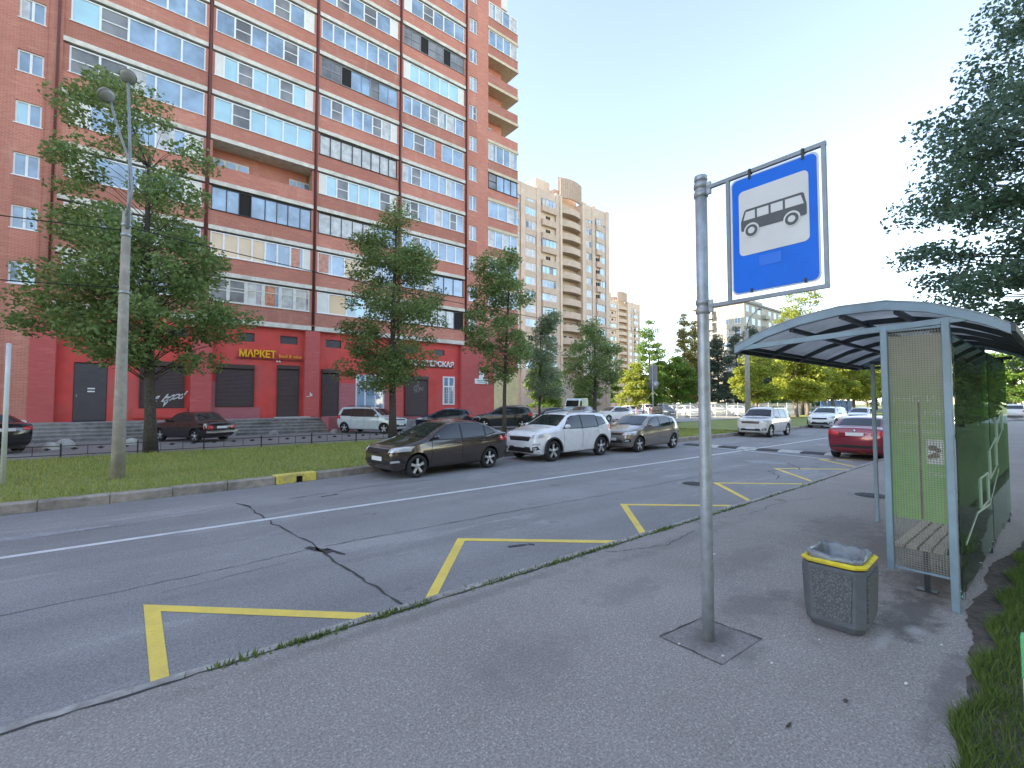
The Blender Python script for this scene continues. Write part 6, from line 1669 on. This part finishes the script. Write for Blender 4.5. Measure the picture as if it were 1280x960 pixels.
# slanting linden
tree('upright linden with dark trunk in front of the white wagon', (10.28,22.79,0), [(12.5,-.5,.5),(11.6,-1.2,1.0),(10.4,-1.9,1.5),(9.2,-2.0,2.1),(8,-2.2,2.6),(6.9,-2.6,3.0),(5.8,-2.4,2.8),(4.7,-2.9,2.2),(3.6,-2.6,1.8),(2.7,-2.0,1.3)],
     (.20,11.5), 150, 26000, .15, 'leaf_linden', 2, group=GS, rc=(.35,.8), flat=.85, fill=.15, shrink=.12, lean=(.1,0), low=2.8)
tree('slim tree with thin leaning trunk between the white crossover and the red corner', (15.94,20.4,0), [(10.9,-1.0,.5),(9.8,-1.8,.9),(8.4,-2.0,1.3),(7.0,-2.2,1.5),(5.6,-2.2,1.7),(4.4,-1.8,1.8),(3.2,-1.2,1.4)],
     (.13,9.5), 105, 16000, .15, 'leaf_linden', 3, group=GS, shrink=.12, rc=(.3,.7), flat=.85, fill=.1, lean=(.25,0), low=2.6)
tree('grey green birch like tree with a long arching top left of the dark round tree', (22.0,24.0,0), [(8.4,.9,1.5),(7.7,.2,1.2),(6.8,-.6,1.2),(5.6,-1.2,1.5),(4.4,-1.4,1.7),(3.2,-1.3,1.7),(2.4,-1.0,1.4)],
     (.11,7.0), 62, 7500, .17, 'leaf_grey', 4, group=GS, rc=(.35,.7), flat=.85, fill=.1, low=2.2)
tree('dark round headed tree with a dark trunk by the white sedan', (33.0,28.4,0), [(9.6,-.7,.6),(8.6,-1.5,1.4),(7.4,-2.9,2.2),(6.5,-3.3,3.2),(5.4,-3.2,3.0),(4.4,-3.0,2.4),(3.4,-2.3,1.9),(2.6,-1.5,1.1)],
     (.22,8.0), 85, 11000, .21, 'leaf_linden', 5, group=GS, rc=(.5,.95), flat=.8, fill=.2, low=2.6)
# the big tree beyond the shelter, its drooping sprays reach into the picture from the right
tree('tall tree with bluish drooping foliage reaching in from the right edge', (12.8,-1.25,0), [(11.6,-1.0,1.5),(10.2,-2.0,2.2),(9.0,-2.7,2.5),(8.2,-2.6,2.5),(7.5,-2.8,2.6),(6.9,-3.3,2.6),(6.3,-4.1,2.6),(5.8,-3.4,2.6),(5.2,-4.1,2.6),(4.7,-3.5,2.5),(4.1,-3.7,2.5),(3.5,-3.2,2.4),(2.9,-2.5,2.0),(2.5,-1.8,1.5)],
     (.24,12.0), 420, 100000, .086, 'leaf_blue', 6, rc=(.22,.7), fill=.2, flat=.42, droop=.25, low=3.0, name='tree')
# sunlit lime row beyond the hump
GLM = 'sunlit lime trees in a row'
lime = [(66.5,23.0,1.05,'yellow green lime tree right behind the distant lamp post, leftmost of the row'),(71.5,23.4,1.0,'yellow green lime tree, second from the left in the sunlit row'),(79,22.6,1.1,'yellow green lime tree, third in the sunlit row'),(87,22.0,1.1,'yellow green lime tree, fourth in the sunlit row, above the maroon sedan'),(96,22.5,1.15,'yellow green lime tree, last of the sunlit row, seen beside the shelter post'),(58.5,24.6,.86,'smaller yellow green lime tree left of the distant lamp post')]
pr = None
for (x, y, s, lab) in lime:
    if pr is None:
        pr = o = tree(lab, (x,y,0), [(9.3,-.8,.8),(8.4,-2.2,2.0),(7.2,-3.1,3.0),(5.8,-3.5,3.5),(4.4,-3.4,3.5),(3.2,-2.9,3.0),(2.4,-2.0,2.2)], (.24,7), 75, 9500, .34, 'leaf_lime', 11, 'bark_lit', group=GLM, rc=(.6,1.1), fill=.3)
    else:
        o = dup(pr); o.location = (x,y,0); tag(o, lab, 'tree', GLM); o.rotation_euler = (0,0,RANG + x)
    o.scale = (s,s,s)
def uz(u, z): return (z*(.001363*u+.629), z*(.777-.001104*u), 0)
GB = 'tall trees beyond the car park'
tree('tall narrow sunlit poplar left of the grey panel block', uz(216,88), [(19,-.4,.5),(16,-1.2,1.2),(12,-1.6,1.7),(8,-1.7,1.7),(4,-1.5,1.6),(2,-1.0,1.1)], (.3,17), 90, 12000, .30, 'leaf_poplar', 21, 'bark_lit', group=GB, rc=(.6,1.0), fill=.2)
tree('second narrow sunlit poplar behind the bus sign pole', uz(229,92), [(18.5,-.4,.5),(15,-1.2,1.2),(11,-1.7,1.7),(7,-1.8,1.8),(4,-1.6,1.6),(2,-1.0,1.1)], (.3,16), 90, 12000, .30, 'leaf_poplar', 22, 'bark_lit', group=GB, rc=(.6,1.0), fill=.2)
sp1 = tree('grey green tree before the panel block, just right of the bus sign pole', uz(258,84), [(14.5,-.4,.4),(12.5,-1.6,1.2),(9.5,-2.8,2.3),(6.5,-3.0,2.8),(4,-2.8,2.6),(1.2,-2.2,2.2)], (.25,12), 120, 16000, .28, 'leaf_spruce', 23, group=GB, rc=(.6,1.1), fill=.2)
tree('dark pointed spruce before the corner of the panel block', uz(281,80), [(16.5,-.2,.2),(14,-.9,.9),(11,-1.6,1.5),(8,-2.2,2.2),(5,-2.7,2.6),(2.2,-2.9,2.8),(.8,-2.4,2.4)], (.25,15), 130, 17000, .26, 'leaf_spruce', 24, group=GB, rc=(.5,.9), fill=.2)
tree('tall dark green tree with a ragged top behind the round road sign', uz(172,70), [(14.4,-.5,.6),(13.4,-1.0,1.0),(12.5,-1.3,1.4),(10,-1.8,2.0),(8,-2.2,2.6),(6,-2.8,2.8),(4,-2.6,2.8),(1.6,-2.0,2.0)], (.25,12), 110, 15000, .26, 'leaf_green', 25, group=GB, rc=(.5,1.0), fill=.2)
tree('broad yellow green bush left of the round road sign', uz(152,68), [(7.6,-.6,.6),(6.6,-1.9,1.7),(5,-2.5,2.3),(3,-2.6,2.5),(1.0,-2.2,2.2)], (.12,5), 70, 7000, .32, 'leaf_lime', 26, group=GB, rc=(.5,1.0), fill=.2, name='bush')
bsh = tree('broad fresh green tree right of the round road sign', uz(205,72), [(8.8,-.8,1.0),(7.6,-2.4,2.6),(6,-3.2,3.4),(4,-3.3,3.4),(2,-3.0,3.0),(.8,-2.4,2.4)], (.2,6), 90, 10000, .34, 'leaf_green', 27, group=GB, rc=(.6,1.1), fill=.2)
tree('tall yellowing tree whose thin top shows above the shelter roof', uz(362,70), [(19.0,-1.6,2.6),(17.6,-2.9,3.2),(15.6,-3.3,3.6),(13,-3.4,3.6),(9,-3.2,3.2),(5,-2.4,2.4)], (.25,16), 100, 11000, .26, 'leaf_lime', 28, group=GB, rc=(.5,1.0), fill=.1)
i = 0
for (u, z, s, src, lab) in [(187,96,1.15,bsh,'green tree behind the round road sign, far back'),(236,96,1.2,bsh,'green tree behind the poplars'),(300,104,1.35,sp1,'grey green tree behind the first lime tree'),(325,112,1.25,bsh,'green tree behind the second lime tree'),
                    (352,118,1.3,sp1,'grey green tree behind the third lime tree'),(385,126,1.5,bsh,'green tree behind the lime row above the silver car'),(420,130,1.5,sp1,'grey green tree behind the last lime tree'),(455,130,1.6,bsh,'green tree behind the perforated shelter panel'),
                    (600,88,1.25,bsh,'green tree beyond the shelter at the right edge'),(628,70,1.15,bsh,'green tree overhanging the white cars at the right edge'),(560,100,1.5,sp1,'grey green tree behind the shelter glass'),(122,120,1.1,bsh,'green tree before the distant tan tower'),(96,84,.75,bsh,'green shrub by the pale delivery van'),(40,58,.8,bsh,'green tree behind the grey shed')]:
    o = dup(src); o.location = uz(u, z); o.scale = (s,s,s); o.rotation_euler = (0,0,RANG + i*1.3); tag(o, lab, 'tree', 'background trees'); i += 1
# trees along the lawn to the right, seen mirrored in the shelter glass
GM = 'trees on the lawn behind the shelter'
for k, (x, y, s) in enumerate([(22,-3.2,.75),(28,-3.4,.8),(34,-3.6,.9),(41,-4.0,1.05),(50,-4.4,1.2),(60,-5,1.4)]):
    o = dup(bsh); o.location = (x, y, 0); o.scale = (s,s,s); o.rotation_euler = (0,0,k*1.7)
    tag(o, 'green tree on the lawn right of the shelter, seen mirrored in its glass', 'tree', GM)

GC = 'trees across the lawn behind the photographer'
for k, (x, y, s) in enumerate([(-9,-13,1.5),(-1,-15,1.5),(9,-15,1.4)]):
    o = dup(bsh); o.location = (x, y, 0); o.scale = (s,s,s); o.rotation_euler = (0,0,k*2.1)
    tag(o, 'green tree across the lawn, mirrored in the windows of the parked cars', 'tree', GC)

# ------------------------------------------------------------------ grass and weeds
def blades(name, pts, h, wdt, m, seed, label=None):
    rg = np.random.default_rng(seed); n = len(pts); a = rg.uniform(0, 2*PI, n); hh = h * rg.uniform(.5, 1.3, n); b = rg.uniform(0, 2*PI, n); ln = hh * rg.uniform(.1, .8, n)
    v = np.empty((n, 3, 3)); w_ = wdt * rg.uniform(.7, 1.3, n)
    v[:, 0] = pts + np.stack([np.cos(a)*w_, np.sin(a)*w_, 0*a], 1); v[:, 1] = pts - np.stack([np.cos(a)*w_, np.sin(a)*w_, 0*a], 1)
    v[:, 2] = pts + np.stack([np.cos(b)*ln, np.sin(b)*ln, hh], 1)
    me = bpy.data.meshes.new(name); me.vertices.add(n*3); me.vertices.foreach_set('co', v.reshape(-1)); me.loops.add(n*3); me.loops.foreach_set('vertex_index', np.arange(n*3, dtype=np.int32))
    me.polygons.add(n); me.polygons.foreach_set('loop_start', np.arange(0, n*3, 3, dtype=np.int32)); me.polygons.foreach_set('loop_total', np.full(n, 3, dtype=np.int32)); me.materials.append(m); me.update(); me.validate()
    o = link(bpy.data.objects.new(name, me)); o['kind'] = 'stuff'
    if label: tag(o, label, 'grass')
    return o
rg = np.random.default_rng(5)
def scatter(n, x0, x1, y0, y1, z, dens=None):
    x = rg.uniform(x0, x1, n); y = y0 + (y1-y0)*rg.uniform(0, 1, n)
    return np.stack([x, y, np.full(n, z)], 1)
n = 60000; x = rg.uniform(-10, 30, n); yk = np.array([fk_at(a) for a in x]) + .2; y = yk + (21.55 - yk) * rg.uniform(0, 1, n)
blades('grass', np.stack([x, y, np.full(n, .03)], 1), .10, .012, MT['blade'], 1, 'mown green grass covering the far verge between kerb and driveway')
n = 34000; x = rg.uniform(1.8, 9, n); y = .47 - rg.uniform(0, 1, n)**2.2 * 2.4; y += .05*np.sin(x*7)
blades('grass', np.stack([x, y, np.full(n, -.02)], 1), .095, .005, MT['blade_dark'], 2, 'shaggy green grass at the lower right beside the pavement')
pts = []
for (x, ln, k) in ((1.15,.5,90),(1.75,.3,60),(2.05,.25,30),(3.0,.9,60),(3.9,.5,60),(4.7,1.0,90),(6.1,.4,60),(7.2,1.6,60),(8.4,.8,50),(5.6,.8,30),(.6,.5,25),(10,1.5,40),(12,2,30)):
    for _ in range(int(k*2.2)): pts.append((x + rg.normal()*ln*.35, 3.93 + rg.normal()*.022, 0))
blades('kerb_weeds', np.array(pts), .042, .009, MT['blade_dark'], 3, 'small green weeds growing in the joint of the near kerb')
